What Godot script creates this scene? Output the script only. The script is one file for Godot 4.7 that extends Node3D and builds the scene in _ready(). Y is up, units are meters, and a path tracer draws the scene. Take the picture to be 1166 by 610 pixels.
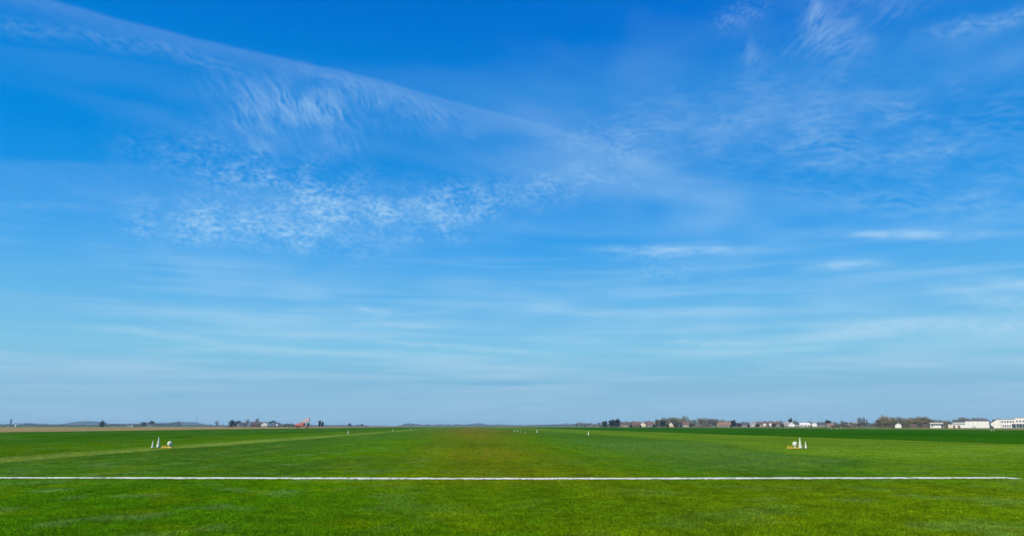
extends Node3D

# Grass airfield under a blue spring sky. y up, metres; the camera stands at the origin and looks along -z.
# The runway runs away from the camera, turned a little to the left of the view.

const TURN := -0.0565            # heading of the runway, radians from -z (left is negative)
const SKY_W := 4096
const SKY_H := 2048

var rng := RandomNumberGenerator.new()
var fine := FastNoiseLite.new()
var wide := FastNoiseLite.new()
var streaky := FastNoiseLite.new()
var sky_a := FastNoiseLite.new()
var sky_b := FastNoiseLite.new()
var sky_c := FastNoiseLite.new()
var clouds := []
var bands := []
var M := {}
var used := {}

# ---------------------------------------------------------------- small helpers

func lin(r: float, g: float, b: float) -> Color:
	return Color(r / 255.0, g / 255.0, b / 255.0).srgb_to_linear()

func set_noise(n: FastNoiseLite, s: int, octaves: int) -> void:
	n.seed = s
	n.noise_type = FastNoiseLite.TYPE_SIMPLEX_SMOOTH
	n.frequency = 1.0
	n.fractal_type = FastNoiseLite.FRACTAL_FBM
	n.fractal_octaves = octaves

func numbered(called: String) -> String:
	if not used.has(called):
		used[called] = 0
		return called
	used[called] += 1
	return "%s_%03d" % [called, used[called]]

func tag(o: Node3D, label: String, category: String, group := "") -> void:
	o.set_meta("label", label)
	o.set_meta("category", category)
	if group != "":
		o.set_meta("group", group)

func thing(called: String, label: String, category: String, at: Vector3, turn := 0.0, group := "") -> Node3D:
	var o := Node3D.new()
	o.name = numbered(called)
	add_child(o)
	o.position = at
	o.rotation.y = turn
	tag(o, label, category, group)
	return o

func put(mesh: Mesh, called: String, m: Material, parent: Node3D, at := Vector3.ZERO) -> MeshInstance3D:
	var o := MeshInstance3D.new()
	o.name = called
	o.mesh = mesh
	o.material_override = m
	o.position = at
	parent.add_child(o, true)
	return o

func structure(mesh: Mesh, called: String, m: Material) -> MeshInstance3D:
	var o := put(mesh, called, m, self)
	o.set_meta("kind", "structure")
	return o

func start() -> SurfaceTool:
	var st := SurfaceTool.new()
	st.begin(Mesh.PRIMITIVE_TRIANGLES)
	return st

func quad(st: SurfaceTool, a: Vector3, b: Vector3, c: Vector3, d: Vector3, away := Vector3.ZERO) -> void:
	# a b c d go round the face; the normal points away from the given inner point
	var n := (b - a).cross(c - a)
	if n.length_squared() < 1e-12:
		n = (c - a).cross(d - a)
	n = n.normalized()
	if n.dot((a + b + c + d) * 0.25 - away) < 0.0:
		n = -n
		st.set_normal(n)
		for v in [a, b, c, a, c, d]:
			st.add_vertex(v)
	else:
		st.set_normal(n)
		for v in [a, c, b, a, d, c]:
			st.add_vertex(v)

func box(st: SurfaceTool, lo: Vector3, hi: Vector3, cut := 0.0) -> void:
	# a box with its twelve edges cut off at an angle when cut > 0
	var c := (lo + hi) * 0.5
	var h := (hi - lo) * 0.5
	if cut <= 0.0:
		var p := []
		for i in 8:
			p.append(c + Vector3(h.x if i & 1 else -h.x, h.y if i & 2 else -h.y, h.z if i & 4 else -h.z))
		for f in [[0, 1, 3, 2], [4, 5, 7, 6], [0, 1, 5, 4], [2, 3, 7, 6], [0, 2, 6, 4], [1, 3, 7, 5]]:
			quad(st, p[f[0]], p[f[1]], p[f[2]], p[f[3]], c)
		return
	for axis in 3:
		for s in [-1.0, 1.0]:
			var u := (axis + 1) % 3
			var v := (axis + 2) % 3
			var q := []
			for k in [[-1, -1], [1, -1], [1, 1], [-1, 1]]:
				var e := Vector3.ZERO
				e[axis] = s * h[axis]
				e[u] = k[0] * (h[u] - cut)
				e[v] = k[1] * (h[v] - cut)
				q.append(c + e)
			quad(st, q[0], q[1], q[2], q[3], c)
			for t in [-1.0, 1.0]:
				var a := Vector3.ZERO
				a[axis] = s * h[axis]
				a[u] = t * (h[u] - cut)
				a[v] = -(h[v] - cut)
				var b := a
				b[v] = h[v] - cut
				var a2 := a
				a2[axis] = s * (h[axis] - cut)
				a2[u] = t * h[u]
				var b2 := b
				b2[axis] = a2[axis]
				b2[u] = a2[u]
				quad(st, c + a, c + b, c + b2, c + a2, c)

func tube(st: SurfaceTool, a: Vector3, b: Vector3, ra: float, rb: float, sides := 6) -> void:
	var d := (b - a).normalized()
	var x := d.cross(Vector3(0.31, 0.2, 0.93)).normalized()
	var y := d.cross(x)
	for i in sides:
		var t0 := TAU * i / sides
		var t1 := TAU * (i + 1) / sides
		var n0 := x * cos(t0) + y * sin(t0)
		var n1 := x * cos(t1) + y * sin(t1)
		var p := [a + n0 * ra, a + n1 * ra, b + n1 * rb, b + n0 * rb]
		var n := [n0, n1, n1, n0]
		for k in [0, 1, 2, 0, 2, 3]:
			st.set_normal(n[k])
			st.add_vertex(p[k])

func disc(st: SurfaceTool, c: Vector3, axis: Vector3, r: float, sides := 16) -> void:
	var x := axis.cross(Vector3(0.31, 0.2, 0.93)).normalized()
	var y := axis.cross(x)
	st.set_normal(axis)
	for i in sides:
		var t0 := TAU * i / sides
		var t1 := TAU * (i + 1) / sides
		for v in [c, c + (x * cos(t1) + y * sin(t1)) * r, c + (x * cos(t0) + y * sin(t0)) * r]:
			st.add_vertex(v)

func lathe(st: SurfaceTool, profile: Array, sides := 20, at := Vector3.ZERO) -> void:
	# profile: Vector2(radius, height) from the bottom up
	for k in profile.size() - 1:
		var p: Vector2 = profile[k]
		var q: Vector2 = profile[k + 1]
		var sl := Vector2(q.y - p.y, p.x - q.x).normalized()
		for i in sides:
			var t0 := TAU * i / sides
			var t1 := TAU * (i + 1) / sides
			var c0 := Vector3(cos(t0), 0, sin(t0))
			var c1 := Vector3(cos(t1), 0, sin(t1))
			var v := [at + c0 * p.x + Vector3.UP * p.y, at + c1 * p.x + Vector3.UP * p.y, at + c1 * q.x + Vector3.UP * q.y, at + c0 * q.x + Vector3.UP * q.y]
			var n := [c0 * sl.x + Vector3.UP * sl.y, c1 * sl.x + Vector3.UP * sl.y, c1 * sl.x + Vector3.UP * sl.y, c0 * sl.x + Vector3.UP * sl.y]
			for j in [0, 1, 2, 0, 2, 3]:
				st.set_normal(n[j])
				st.add_vertex(v[j])

func noise_texture(s: int, freq: float, octaves: int, lo: float, hi: float, size := 512) -> NoiseTexture2D:
	var n := FastNoiseLite.new()
	n.seed = s
	n.frequency = freq
	n.fractal_octaves = octaves
	var t := NoiseTexture2D.new()
	t.width = size
	t.height = size
	t.seamless = true
	t.noise = n
	var g := Gradient.new()
	g.set_color(0, Color(lo, lo, lo))
	g.set_color(1, Color(hi, hi, hi))
	t.color_ramp = g
	return t

func paint(called: String, c: Color, rough := 0.8, spec := 0.4) -> StandardMaterial3D:
	# c is linear
	var m := StandardMaterial3D.new()
	m.resource_name = called
	m.albedo_color = c.linear_to_srgb()
	m.roughness = rough
	m.metallic_specular = spec
	M[called] = m
	return m

func weathered(called: String, c: Color, tex: Texture2D, size: float, rough := 0.85) -> StandardMaterial3D:
	var m := paint(called, c, rough, 0.35)
	m.albedo_texture = tex
	m.uv1_triplanar = true
	m.uv1_scale = Vector3.ONE / size
	return m

# ---------------------------------------------------------------- sky

func sky_colour(el: float) -> Color:
	# clear air, by height above the horizon in degrees
	var stops := [[-90.0, 120, 160, 180], [0.0, 148, 193, 219], [2.9, 135, 188, 220], [5.6, 128, 196, 230], [9.0, 100, 182, 234], [12.3, 72, 167, 235], [14.0, 52, 158, 233], [17.0, 18, 145, 227], [20.0, 0, 137, 222], [25.0, 0, 131, 218], [30.0, 0, 114, 211], [36.0, 0, 104, 202], [45.0, 0, 96, 192], [90.0, 0, 84, 176]]
	for i in stops.size() - 1:
		if el <= stops[i + 1][0]:
			var t: float = (el - stops[i][0]) / (stops[i + 1][0] - stops[i][0])
			return lin(stops[i][1], stops[i][2], stops[i][3]).lerp(lin(stops[i + 1][1], stops[i + 1][2], stops[i + 1][3]), t)
	return lin(0, 78, 172)

func patch(c: Vector2, rx: float, ry: float, turn: float, strength: float, kind: int, angle := 0.0) -> void:
	# a cloud of its own round a direction (degrees to the right, degrees up): kind 0 veil, 1 combed fibres, 2 small ripples, 3 smooth lens
	var r := maxf(rx, ry) * 2.1
	clouds.append({"c": c, "rx": rx, "ry": ry, "turn": deg_to_rad(turn), "s": strength, "kind": kind, "angle": deg_to_rad(angle), "lo": c - Vector2(r / cos(deg_to_rad(c.y)), r), "hi": c + Vector2(r / cos(deg_to_rad(c.y)), r)})

func streak(pts: Array, above: float, below: float, strength: float, rough := 0.5, from := 0.0, to := 0.0) -> void:
	# a band along a line of directions, with its own softness above and below; from and to fade its ends
	var lo: Vector2 = pts[0]
	var hi: Vector2 = pts[0]
	for p in pts:
		lo = lo.min(p)
		hi = hi.max(p)
	var r := maxf(above, below) * 2.6
	clouds.append({"pts": pts, "above": above, "below": below, "s": strength, "rough": rough, "from": from, "to": to, "lo": lo - Vector2(1, r), "hi": hi + Vector2(1, r)})

func cloud_at(d: Dictionary, az: float, el: float) -> float:
	if d.has("pts"):
		var pts: Array = d.pts
		var n := pts.size()
		if az < pts[0].x or az > pts[n - 1].x:
			return 0.0
		var k := 0
		while k < n - 2 and az > pts[k + 1].x:
			k += 1
		var a: Vector2 = pts[k]
		var b: Vector2 = pts[k + 1]
		var y: float = lerpf(a.y, b.y, (az - a.x) / (b.x - a.x)) + 0.25 * d.rough * sky_b.get_noise_2d(az * 0.35, 7.0 + a.y * 0.0)
		var off: float = el - y
		var p := exp(-pow(off / (d.above if off > 0.0 else d.below), 2.0))
		if p < 0.01:
			return 0.0
		var along: float = (az - pts[0].x) / (pts[n - 1].x - pts[0].x)
		if d.from > 0.0:
			p *= smoothstep(0.0, d.from, along)
		if d.to > 0.0:
			p *= smoothstep(0.0, d.to, 1.0 - along)
		var t := sky_a.get_noise_2d(az * 0.9 + off * 0.8, off * 2.2 + 31.0)
		return d.s * p * maxf(0.0, 1.0 - d.rough * (0.45 - 1.3 * t))
	var dx: float = (az - d.c.x) * cos(deg_to_rad(el))
	var dy: float = el - d.c.y
	var ct := cos(d.turn)
	var sn := sin(d.turn)
	var x: float = (dx * ct + dy * sn) / d.rx
	var yy: float = (-dx * sn + dy * ct) / d.ry
	var rr: float = x * x + yy * yy
	if rr > 4.2:
		return 0.0
	var g := exp(-rr * 1.3)
	if d.kind == 3:
		var e := sky_a.get_noise_2d(dx * 0.35 + d.c.x, dy * 1.6)
		return d.s * g * clampf(0.8 + 1.0 * e, 0.0, 1.5)
	if d.kind == 0:
		var e := sky_c.get_noise_2d(dx * 0.12 + d.c.x, dy * 0.3)
		return d.s * g * clampf(0.75 + 1.1 * e, 0.0, 1.6)
	g = g * clampf(1.0 + 1.6 * sky_c.get_noise_2d(dx * 0.22 + d.c.x, dy * 0.34), 0.0, 1.7)
	if d.kind == 1:
		var ca := cos(d.angle)
		var sa := sin(d.angle)
		var al := dx * ca + dy * sa
		var pe := -dx * sa + dy * ca
		pe += 0.4 * sky_c.get_noise_2d(al * 0.25, pe * 0.3)
		var e := sky_a.get_noise_2d(al * 0.34 + 3.0, pe * 1.7)
		var e2 := sky_b.get_noise_2d(al * 1.1 + pe, pe * 3.4)
		return d.s * g * clampf(0.5 + 0.85 * e + 0.55 * e2, 0.0, 1.6)
	var wx := dx + 0.5 * sky_c.get_noise_2d(dx * 0.4, dy * 0.4)
	var wy := dy + 0.22 * sky_c.get_noise_2d(dx * 0.4 + 50.0, dy * 0.4)
	var e3 := sky_b.get_noise_2d(wx * 1.65 + wy * 0.9, wy * 4.1)
	var e4 := sky_a.get_noise_2d(wx * 0.4, wy * 0.9 + 9.0)
	return d.s * g * clampf(0.40 + 1.2 * e3 + 0.8 * e4, 0.0, 1.6)

func veil_at(az: float, el: float) -> float:
	# thin high cloud everywhere, on a plane overhead so that it closes up towards the horizon
	var ra := deg_to_rad(az)
	var re := deg_to_rad(el)
	var k := cos(re) / (sin(re) + 0.05)
	var px := sin(ra) * k
	var pz := -cos(ra) * k
	var qx := px * 0.94 - pz * 0.34
	var qz := px * 0.34 + pz * 0.94
	var big := sky_c.get_noise_2d(px * 0.33 + 4.0, pz * 0.33)
	qx += 0.8 * big
	var s := sky_a.get_noise_2d(qx * 0.4, qz * 1.5 + 0.5 * big)
	var v := clampf(0.02 + 0.9 * big + 1.0 * s, 0.0, 1.3)
	var low := smoothstep(0.5, 3.5, el) * (1.0 - smoothstep(9.0, 17.0, el))
	if low > 0.0:
		var h := sky_a.get_noise_3d(sin(ra) * 2.6, cos(ra) * 2.6, el * 0.85 - ra * 0.12 * sin(ra * 2.0))
		v += low * clampf(0.4 + 3.2 * h, 0.0, 2.4)
	return v * 0.085

func sky_band(i: int) -> void:
	var rows := 16
	var out := PackedFloat32Array()
	out.resize(rows * SKY_W * 3)
	var a := PackedFloat32Array()
	a.resize(SKY_W)
	var cloud := Color(0.62, 0.86, 1.0)
	for j in rows:
		var row := i * rows + j
		var el := 90.0 - (row + 0.5) * 180.0 / SKY_H
		var step := 1 if el < 14.0 else 2 if el < 40.0 else 8
		var c := 0
		var last := veil_at(-180.0 + (0.5 - step) * 360.0 / SKY_W, el)
		while c < SKY_W:
			var here := veil_at(-180.0 + (c + step * 0.5) * 360.0 / SKY_W, el)
			for k in step:
				a[c + k] = lerpf(last, here, (k + 0.5) / step)
			last = here
			c += step
		for d in clouds:
			if el < d.lo.y or el > d.hi.y:
				continue
			var c0 := maxi(0, int((d.lo.x + 180.0) / 360.0 * SKY_W))
			var c1 := mini(SKY_W - 1, int((d.hi.x + 180.0) / 360.0 * SKY_W))
			for q in range(c0, c1 + 1):
				a[q] += cloud_at(d, -180.0 + (q + 0.5) * 360.0 / SKY_W, el)
		var base := sky_colour(el)
		cloud = Color(0.80, 0.91, 0.97).lerp(Color(0.62, 0.86, 1.0), smoothstep(4.0, 14.0, el))
		var thin := smoothstep(-0.5, 6.0, el)
		var at := j * SKY_W * 3
		for q in SKY_W:
			var t := 1.0 - exp(-a[(q + SKY_W / 2) % SKY_W] * (0.6 + 0.4 * thin))
			out[at] = base.r + (cloud.r - base.r) * t
			out[at + 1] = base.g + (cloud.g - base.g) * t
			out[at + 2] = base.b + (cloud.b - base.b) * t
			at += 3
	bands[i] = out

func make_sky() -> Sky:
	set_noise(sky_a, 11, 4)
	set_noise(sky_b, 23, 3)
	set_noise(sky_c, 37, 2)
	# the old vapour trail that crosses from the upper left, sharp above and spread out below
	streak([Vector2(-46.17, 26.57), Vector2(-41.15, 26.83), Vector2(-35.35, 26.96), Vector2(-28.00, 26.79), Vector2(-19.96, 26.47), Vector2(-13.42, 25.96), Vector2(-9.67, 25.38), Vector2(-4.19, 24.30), Vector2(2.73, 22.78), Vector2(8.30, 20.70), Vector2(15.02, 18.11), Vector2(21.12, 13.93)], 0.13, 0.9, 0.093, 0.25, 0.12, 0.40)
	patch(Vector2(8.27, 19.65), 7.5, 1.7, -24, 0.07, 0)
	patch(Vector2(18.07, 14.96), 7.0, 1.7, -28, 0.07, 0)
	streak([Vector2(-39.91, 24.78), Vector2(-36.24, 24.98), Vector2(-31.78, 25.48), Vector2(-26.62, 25.63), Vector2(-22.30, 25.09), Vector2(-17.84, 24.80)], 0.5, 0.55, 0.093, 0.9, 0.10, 0.30)
	streak([Vector2(-46.48, 21.74), Vector2(-39.69, 23.28), Vector2(-36.87, 23.45), Vector2(-30.68, 24.21), Vector2(-23.57, 24.53), Vector2(-19.79, 24.36)], 0.2, 1.6, 0.022, 0.2, 0.30, 0.40)
	streak([Vector2(-19.93, 26.17), Vector2(-13.12, 25.49), Vector2(-8.15, 24.59), Vector2(-3.81, 23.08), Vector2(-1.65, 22.33)], 0.5, 0.6, 0.087, 0.9, 0.30, 0.20)
	# combed cirrus below it
	patch(Vector2(-16.76, 23.62), 5.4, 1.7, -3, 0.23, 1, -50)
	patch(Vector2(-15.72, 23.17), 7.0, 2.2, -6, 0.06, 0)
	patch(Vector2(-19.84, 21.76), 2.8, 2.2, -40, 0.20, 1, -50)
	patch(Vector2(-15.29, 21.63), 3.2, 1.5, -30, 0.12, 1, -52)
	patch(Vector2(-10.94, 23.77), 4.5, 1.3, -10, 0.124, 1, -65)
	patch(Vector2(-5.96, 22.88), 3.5, 1.0, -22, 0.099, 1, -35)
	patch(Vector2(-25.80, 21.81), 7.0, 1.6, -12, 0.049, 0)
	# rippled cloud
	patch(Vector2(-11.27, 15.54), 9.0, 1.9, 4, 0.380, 2)
	patch(Vector2(-19.03, 14.11), 7.0, 1.5, -6, 0.323, 2)
	patch(Vector2(-17.34, 17.46), 7.5, 2.2, -4, 0.228, 2)
	patch(Vector2(-3.72, 16.87), 7.0, 1.8, 8, 0.228, 2)
	patch(Vector2(4.03, 18.53), 6.0, 1.3, 5, 0.162, 2)
	patch(Vector2(-23.90, 14.10), 5.0, 1.8, 0, 0.209, 2)
	patch(Vector2(-22.51, 18.93), 6.0, 2.2, 0, 0.095, 2)
	patch(Vector2(-12.62, 15.66), 16.0, 2.6, 2, 0.091, 0)
	# veils
	streak([Vector2(-45.39, 15.01), Vector2(-39.48, 15.67), Vector2(-34.97, 16.58), Vector2(-29.89, 17.31), Vector2(-24.24, 17.96), Vector2(-19.32, 18.17)], 0.25, 3.0, 0.062, 0.3, 0.30, 0.40)
	streak([Vector2(-45.05, 12.76), Vector2(-38.29, 13.36), Vector2(-34.65, 13.98), Vector2(-31.17, 14.40), Vector2(-26.30, 14.93)], 0.22, 0.3, 0.081, 0.6, 0.30, 0.40)
	patch(Vector2(1.22, 21.35), 9.0, 3.0, -18, 0.056, 0)
	patch(Vector2(8.48, 25.96), 9.0, 3.5, 10, 0.025, 0)
	patch(Vector2(12.95, 16.76), 10.0, 3.4, -26, 0.13, 0)
	patch(Vector2(12.52, 21.86), 9.0, 2.2, 2, 0.10, 1, 2)
	patch(Vector2(26.47, 20.20), 11.0, 3.0, -4, 0.12, 1, -5)
	patch(Vector2(30.47, 15.68), 10.0, 2.4, -10, 0.12, 1, -9)
	patch(Vector2(19.37, 23.99), 9.0, 2.0, 0, 0.06, 1, 2)
	patch(Vector2(7.61, 21.19), 4.5, 1.8, -10, 0.095, 2)
	streak([Vector2(-1.63, 18.50), Vector2(4.04, 19.13), Vector2(8.23, 18.53), Vector2(14.95, 16.82), Vector2(23.04, 15.12)], 0.35, 0.5, 0.056, 0.8, 0.30, 0.50)
	# wisps at the upper right
	patch(Vector2(24.33, 28.51), 0.8, 3.0, -14, 0.16, 1, 74)
	patch(Vector2(26.28, 26.98), 4.6, 2.2, 12, 0.12, 1, 30)
	patch(Vector2(24.13, 27.15), 5.5, 3.2, 8, 0.06, 0)
	patch(Vector2(19.42, 26.36), 0.9, 1.6, 4, 0.10, 1, 80)
	patch(Vector2(17.90, 29.21), 1.2, 0.9, 30, 0.10, 2)
	patch(Vector2(19.68, 29.43), 1.4, 0.8, 20, 0.10, 2)
	patch(Vector2(32.93, 23.02), 10.0, 3.0, 6, 0.084, 0)
	streak([Vector2(29.39, 25.75), Vector2(31.66, 25.79), Vector2(34.33, 25.61), Vector2(37.13, 25.32), Vector2(40.58, 24.98), Vector2(46.78, 22.60)], 0.45, 0.6, 0.174, 0.8, 0.25, 0.40)
	streak([Vector2(8.41, 23.93), Vector2(15.22, 21.63), Vector2(21.73, 21.51)], 0.5, 0.8, 0.050, 0.8, 0.40, 0.40)
	streak([Vector2(18.95, 18.33), Vector2(23.33, 18.58), Vector2(28.00, 18.27), Vector2(32.84, 18.02), Vector2(34.34, 17.84)], 0.4, 0.5, 0.105, 0.9, 0.30, 0.10)
	patch(Vector2(32.42, 17.98), 1.4, 0.8, 10, 0.093, 1, 40)
	patch(Vector2(21.85, 22.85), 8.0, 2.0, 5, 0.063, 0)
	patch(Vector2(27.62, 14.59), 9.0, 2.4, -8, 0.070, 0)
	# bright lenses
	patch(Vector2(13.10, 13.00), 5.8, 0.34, -3, 0.48, 3)
	patch(Vector2(11.09, 12.76), 3.4, 0.5, 4, 0.171, 2)
	patch(Vector2(28.82, 12.81), 5.0, 0.30, -7, 0.50, 3)
	patch(Vector2(29.37, 12.92), 2.0, 0.45, -9, 0.14, 3)
	patch(Vector2(24.57, 11.11), 2.6, 0.38, -1, 0.40, 3)
	patch(Vector2(23.56, 10.82), 2.0, 0.4, 6, 0.133, 2)
	patch(Vector2(12.35, 11.25), 3.6, 1.0, 0, 0.133, 2)
	streak([Vector2(27.68, 9.62), Vector2(30.77, 8.87), Vector2(34.83, 7.59), Vector2(38.89, 6.88), Vector2(44.89, 6.07)], 0.5, 0.7, 0.231, 0.4, 0.30, 0.40)
	streak([Vector2(29.86, 10.02), Vector2(34.99, 8.91), Vector2(38.63, 8.08), Vector2(44.71, 7.16)], 0.4, 0.5, 0.190, 0.4, 0.30, 0.40)
	streak([Vector2(19.34, 6.16), Vector2(24.07, 6.70), Vector2(29.00, 6.78), Vector2(34.65, 6.15), Vector2(38.78, 6.04), Vector2(44.78, 5.31)], 0.5, 0.7, 0.316, 0.4, 0.30, 0.40)
	streak([Vector2(10.50, 6.29), Vector2(14.36, 6.00), Vector2(19.92, 5.95)], 0.18, 0.22, 0.231, 0.5, 0.30, 0.30)
	patch(Vector2(-10.99, 8.65), 1.8, 0.28, -12, 0.208, 3)
	patch(Vector2(-10.05, 8.28), 0.7, 0.35, 20, 0.160, 3)
	streak([Vector2(-14.77, 6.44), Vector2(-10.24, 6.29), Vector2(-4.25, 5.98), Vector2(2.49, 5.39), Vector2(7.83, 4.88)], 0.18, 0.25, 0.190, 0.5, 0.30, 0.40)
	streak([Vector2(-13.53, 7.26), Vector2(-10.29, 7.61), Vector2(-4.27, 7.45)], 0.15, 0.2, 0.138, 0.5, 0.30, 0.40)
	streak([Vector2(-32.81, 6.63), Vector2(-27.15, 6.41), Vector2(-20.86, 5.73), Vector2(-13.44, 5.31), Vector2(-6.91, 5.29)], 0.2, 0.3, 0.168, 0.5, 0.30, 0.40)
	streak([Vector2(-28.06, 4.82), Vector2(-20.84, 5.48), Vector2(-13.42, 4.92)], 0.2, 0.3, 0.126, 0.5, 0.30, 0.40)
	patch(Vector2(3.89, 9.26), 9.0, 1.8, 6, 0.112, 0)
	patch(Vector2(-18.77, 10.40), 12.0, 2.0, -4, 0.112, 0)
	patch(Vector2(-4.32, 10.81), 9.0, 0.9, -6, 0.070, 0)
	patch(Vector2(14.44, 7.36), 14.0, 1.6, 4, 0.098, 0)
	# thin greyer bars low over the horizon
	patch(Vector2(0.13, 3.14), 4.2, 0.13, 0, -0.20, 3)
	patch(Vector2(-8.17, 3.17), 4.0, 0.16, 0, -0.09, 3)
	patch(Vector2(-25.11, 2.01), 2.6, 0.22, 2, -0.10, 3)
	var n := SKY_H / 2 / 16
	bands.resize(n)
	var job := WorkerThreadPool.add_group_task(sky_band, n)
	WorkerThreadPool.wait_for_group_task_completion(job)
	var all := PackedFloat32Array()
	for b in bands:
		all.append_array(b)
	bands.clear()
	var low := PackedFloat32Array()
	low.resize(SKY_W * 3 * 16)
	var e := sky_colour(0.0)
	for q in SKY_W * 16:
		low[q * 3] = e.r
		low[q * 3 + 1] = e.g
		low[q * 3 + 2] = e.b
	for k in n:
		all.append_array(low)
	var m := PanoramaSkyMaterial.new()
	m.panorama = ImageTexture.create_from_image(Image.create_from_data(SKY_W, SKY_H, false, Image.FORMAT_RGBF, all.to_byte_array()))
	var s := Sky.new()
	s.sky_material = m
	return s

# ---------------------------------------------------------------- ground

func to_world(u: float, w: float, y := 0.0) -> Vector3:
	# u metres to the right of the runway's middle, w metres along it
	return Vector3(u * cos(TURN) + w * sin(TURN), y, u * sin(TURN) - w * cos(TURN))

func to_runway(x: float, z: float) -> Vector2:
	return Vector2(x * cos(TURN) + z * sin(TURN), x * sin(TURN) - z * cos(TURN))

func ramp(x: float, a: float, b: float) -> float:
	return smoothstep(a, b, x)

const GRASS := 1.1               # how much of the picture's grass colour is the grass itself

func turf(u: float, w: float) -> Color:
	# kinds of turf over the field: worn middle, blue-green sward, pale mown margins, lush rough outside
	var n := wide.get_noise_2d(u * 0.05, w * 0.03)
	var uu := u + 1.2 * wide.get_noise_2d(u * 0.11 + 40.0, w * 0.05)
	var sward := lin(66, 111, 30)
	var lush := lin(70, 119, 6)
	var olive := lin(94, 112, 15)
	var worn := lin(110, 107, 36)
	var pale := lin(116, 144, 56)
	var rough := lin(68, 112, 6)
	var dark := lin(44, 96, 2)
	var right := lin(97, 132, 34)
	# along the runway
	var far := ramp(w, 40.0, 260.0)
	var mid := exp(-pow((uu - 1.0) / lerpf(4.6, 13.0, far), 2.0))
	var c := sward
	c = c.lerp(lush, clampf(ramp(uu, -16.0, -6.0) * (1.0 - ramp(uu, 9.0, 15.0)) * (0.75 + 1.2 * n), 0.0, 1.0) * (1.0 - 0.5 * far))
	c = c.lerp(olive.lerp(worn, far), clampf(mid * (0.88 + 0.5 * n), 0.0, 1.0))
	c = c.lerp(lin(82, 122, 52), 0.65 * ramp(uu, 6.0, 13.0) * (1.0 - ramp(w, 60.0, 110.0)) * ramp(w, 25.0, 32.0))
	# outside it
	c = c.lerp(sward.lerp(dark, 0.45), exp(-pow((uu + 19.2) / 0.7, 2.0)) * 0.7)
	c = c.lerp(rough, ramp(-uu, 20.6, 21.4))
	c = c.lerp(pale, ramp(-uu, 20.0, 21.2) * (1.0 - ramp(-uu, 23.4, 25.5)) * 0.95)
	c = c.lerp(dark, ramp(-uu, 33.0, 44.0))
	var edge := 24.0 - 5.5 * (1.0 - ramp(w, 42.0, 78.0)) - 6.5 * pow(1.0 - ramp(w, 25.0, 42.0), 2.0)
	c = c.lerp(right.lerp(lush, 0.55 * (1.0 - ramp(w, 26.0, 44.0))), ramp(uu, edge - 1.0, edge + 2.2))
	c = c.lerp(dark, exp(-pow((uu - edge - 0.2) / 0.9, 2.0)) * 0.4 * (1.0 - 0.6 * far))
	var s := streaky.get_noise_2d(u * 0.22, w * 0.35)
	c = c.lerp(lush if uu > 19.0 else sward, clampf(ramp(uu, edge, edge + 3.0) * (0.2 + 1.1 * s), 0.0, 0.8))
	# in front of the white line
	var near := 1.0 - ramp(w + 2.0 * n, 19.0, 25.0)
	var front := lin(64, 113, 7).lerp(lin(87, 115, 10), ramp(u + 5.0 * n, -3.5, 9.0))
	c = c.lerp(front, near * 0.85)
	# grey-green and yellow patches
	var p := wide.get_noise_2d(u * 0.36 + 9.0, w * 0.30)
	c = c.lerp(lin(88, 126, 62), ramp(p, 0.14, 0.42) * 0.6 * (1.0 - 0.8 * mid) * (0.55 + 0.45 * (1.0 - ramp(u, -2.0, 6.0))))
	var y := wide.get_noise_2d(u * 0.35 - 30.0, w * 0.25)
	c = c.lerp(lin(104, 128, 4), ramp(y, 0.12, 0.5) * 0.35)
	var f := fine.get_noise_2d(u * 1.1, w * 0.9)
	var tracks := streaky.get_noise_2d(u * 1.3 + 70.0, w * 0.035)
	c = c.lerp(worn, clampf(ramp(tracks, 0.08, 0.45) * mid * 0.45 * ramp(w, 24.0, 45.0), 0.0, 1.0))
	c = c.lerp(lush, clampf(ramp(tracks, 0.0, 0.5) * (1.0 - mid) * 0.25, 0.0, 1.0))
	var mown := streaky.get_noise_2d(u * 0.5 - 20.0, w * 0.012)
	var k := GRASS * (1.02 + 0.30 * f + 0.22 * n + 0.16 * mown)
	return Color(c.r * k, c.g * k, c.b * k)

func soil(u: float, w: float) -> Color:
	var n := wide.get_noise_2d(u * 0.02, w * 0.006)
	var c := lin(176, 160, 122).lerp(lin(158, 132, 92), clampf(0.5 + 1.2 * n, 0.0, 1.0))
	if u < -420.0:
		c = c.lerp(lin(118, 140, 82), clampf(ramp(-u, 420.0, 470.0), 0.0, 1.0))
	c = c.lerp(lin(120, 140, 60), ramp(streaky.get_noise_2d(u * 0.05, w * 0.004), 0.05, 0.4) * 0.7)
	return c * 0.85

func crop_colour(u: float, w: float) -> Color:
	var n := wide.get_noise_2d(u * 0.04, w * 0.02)
	var r := streaky.get_noise_2d(u * 0.35, w * 0.01)
	var c := lin(40, 103, 10).lerp(lin(56, 114, 14), clampf(0.5 + n + 0.6 * r, 0.0, 1.0))
	return c * 0.88

func far_colour(u: float, w: float) -> Color:
	var n := wide.get_noise_2d(u * 0.004, w * 0.0015)
	var c := lin(112, 134, 66).lerp(lin(160, 146, 104), ramp(n, -0.15, 0.2))
	return c * 0.8

func spread(edges: Array, finest: float, growth: float) -> PackedFloat32Array:
	# grid lines between the given edges, finer towards zero
	var out := PackedFloat32Array()
	for i in edges.size() - 1:
		var a: float = edges[i]
		var b: float = edges[i + 1]
		var x := a
		while x < b - 1e-4:
			out.append(x)
			var s := maxf(finest, absf(x) * growth)
			if x < 0.0:
				s = minf(maxf(finest, absf(x) * growth / (1.0 + growth)), maxf(finest, absf(x)))
			x += s
			if b - x < s * 0.4:
				x = b
	out.append(edges[edges.size() - 1])
	return out

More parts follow.
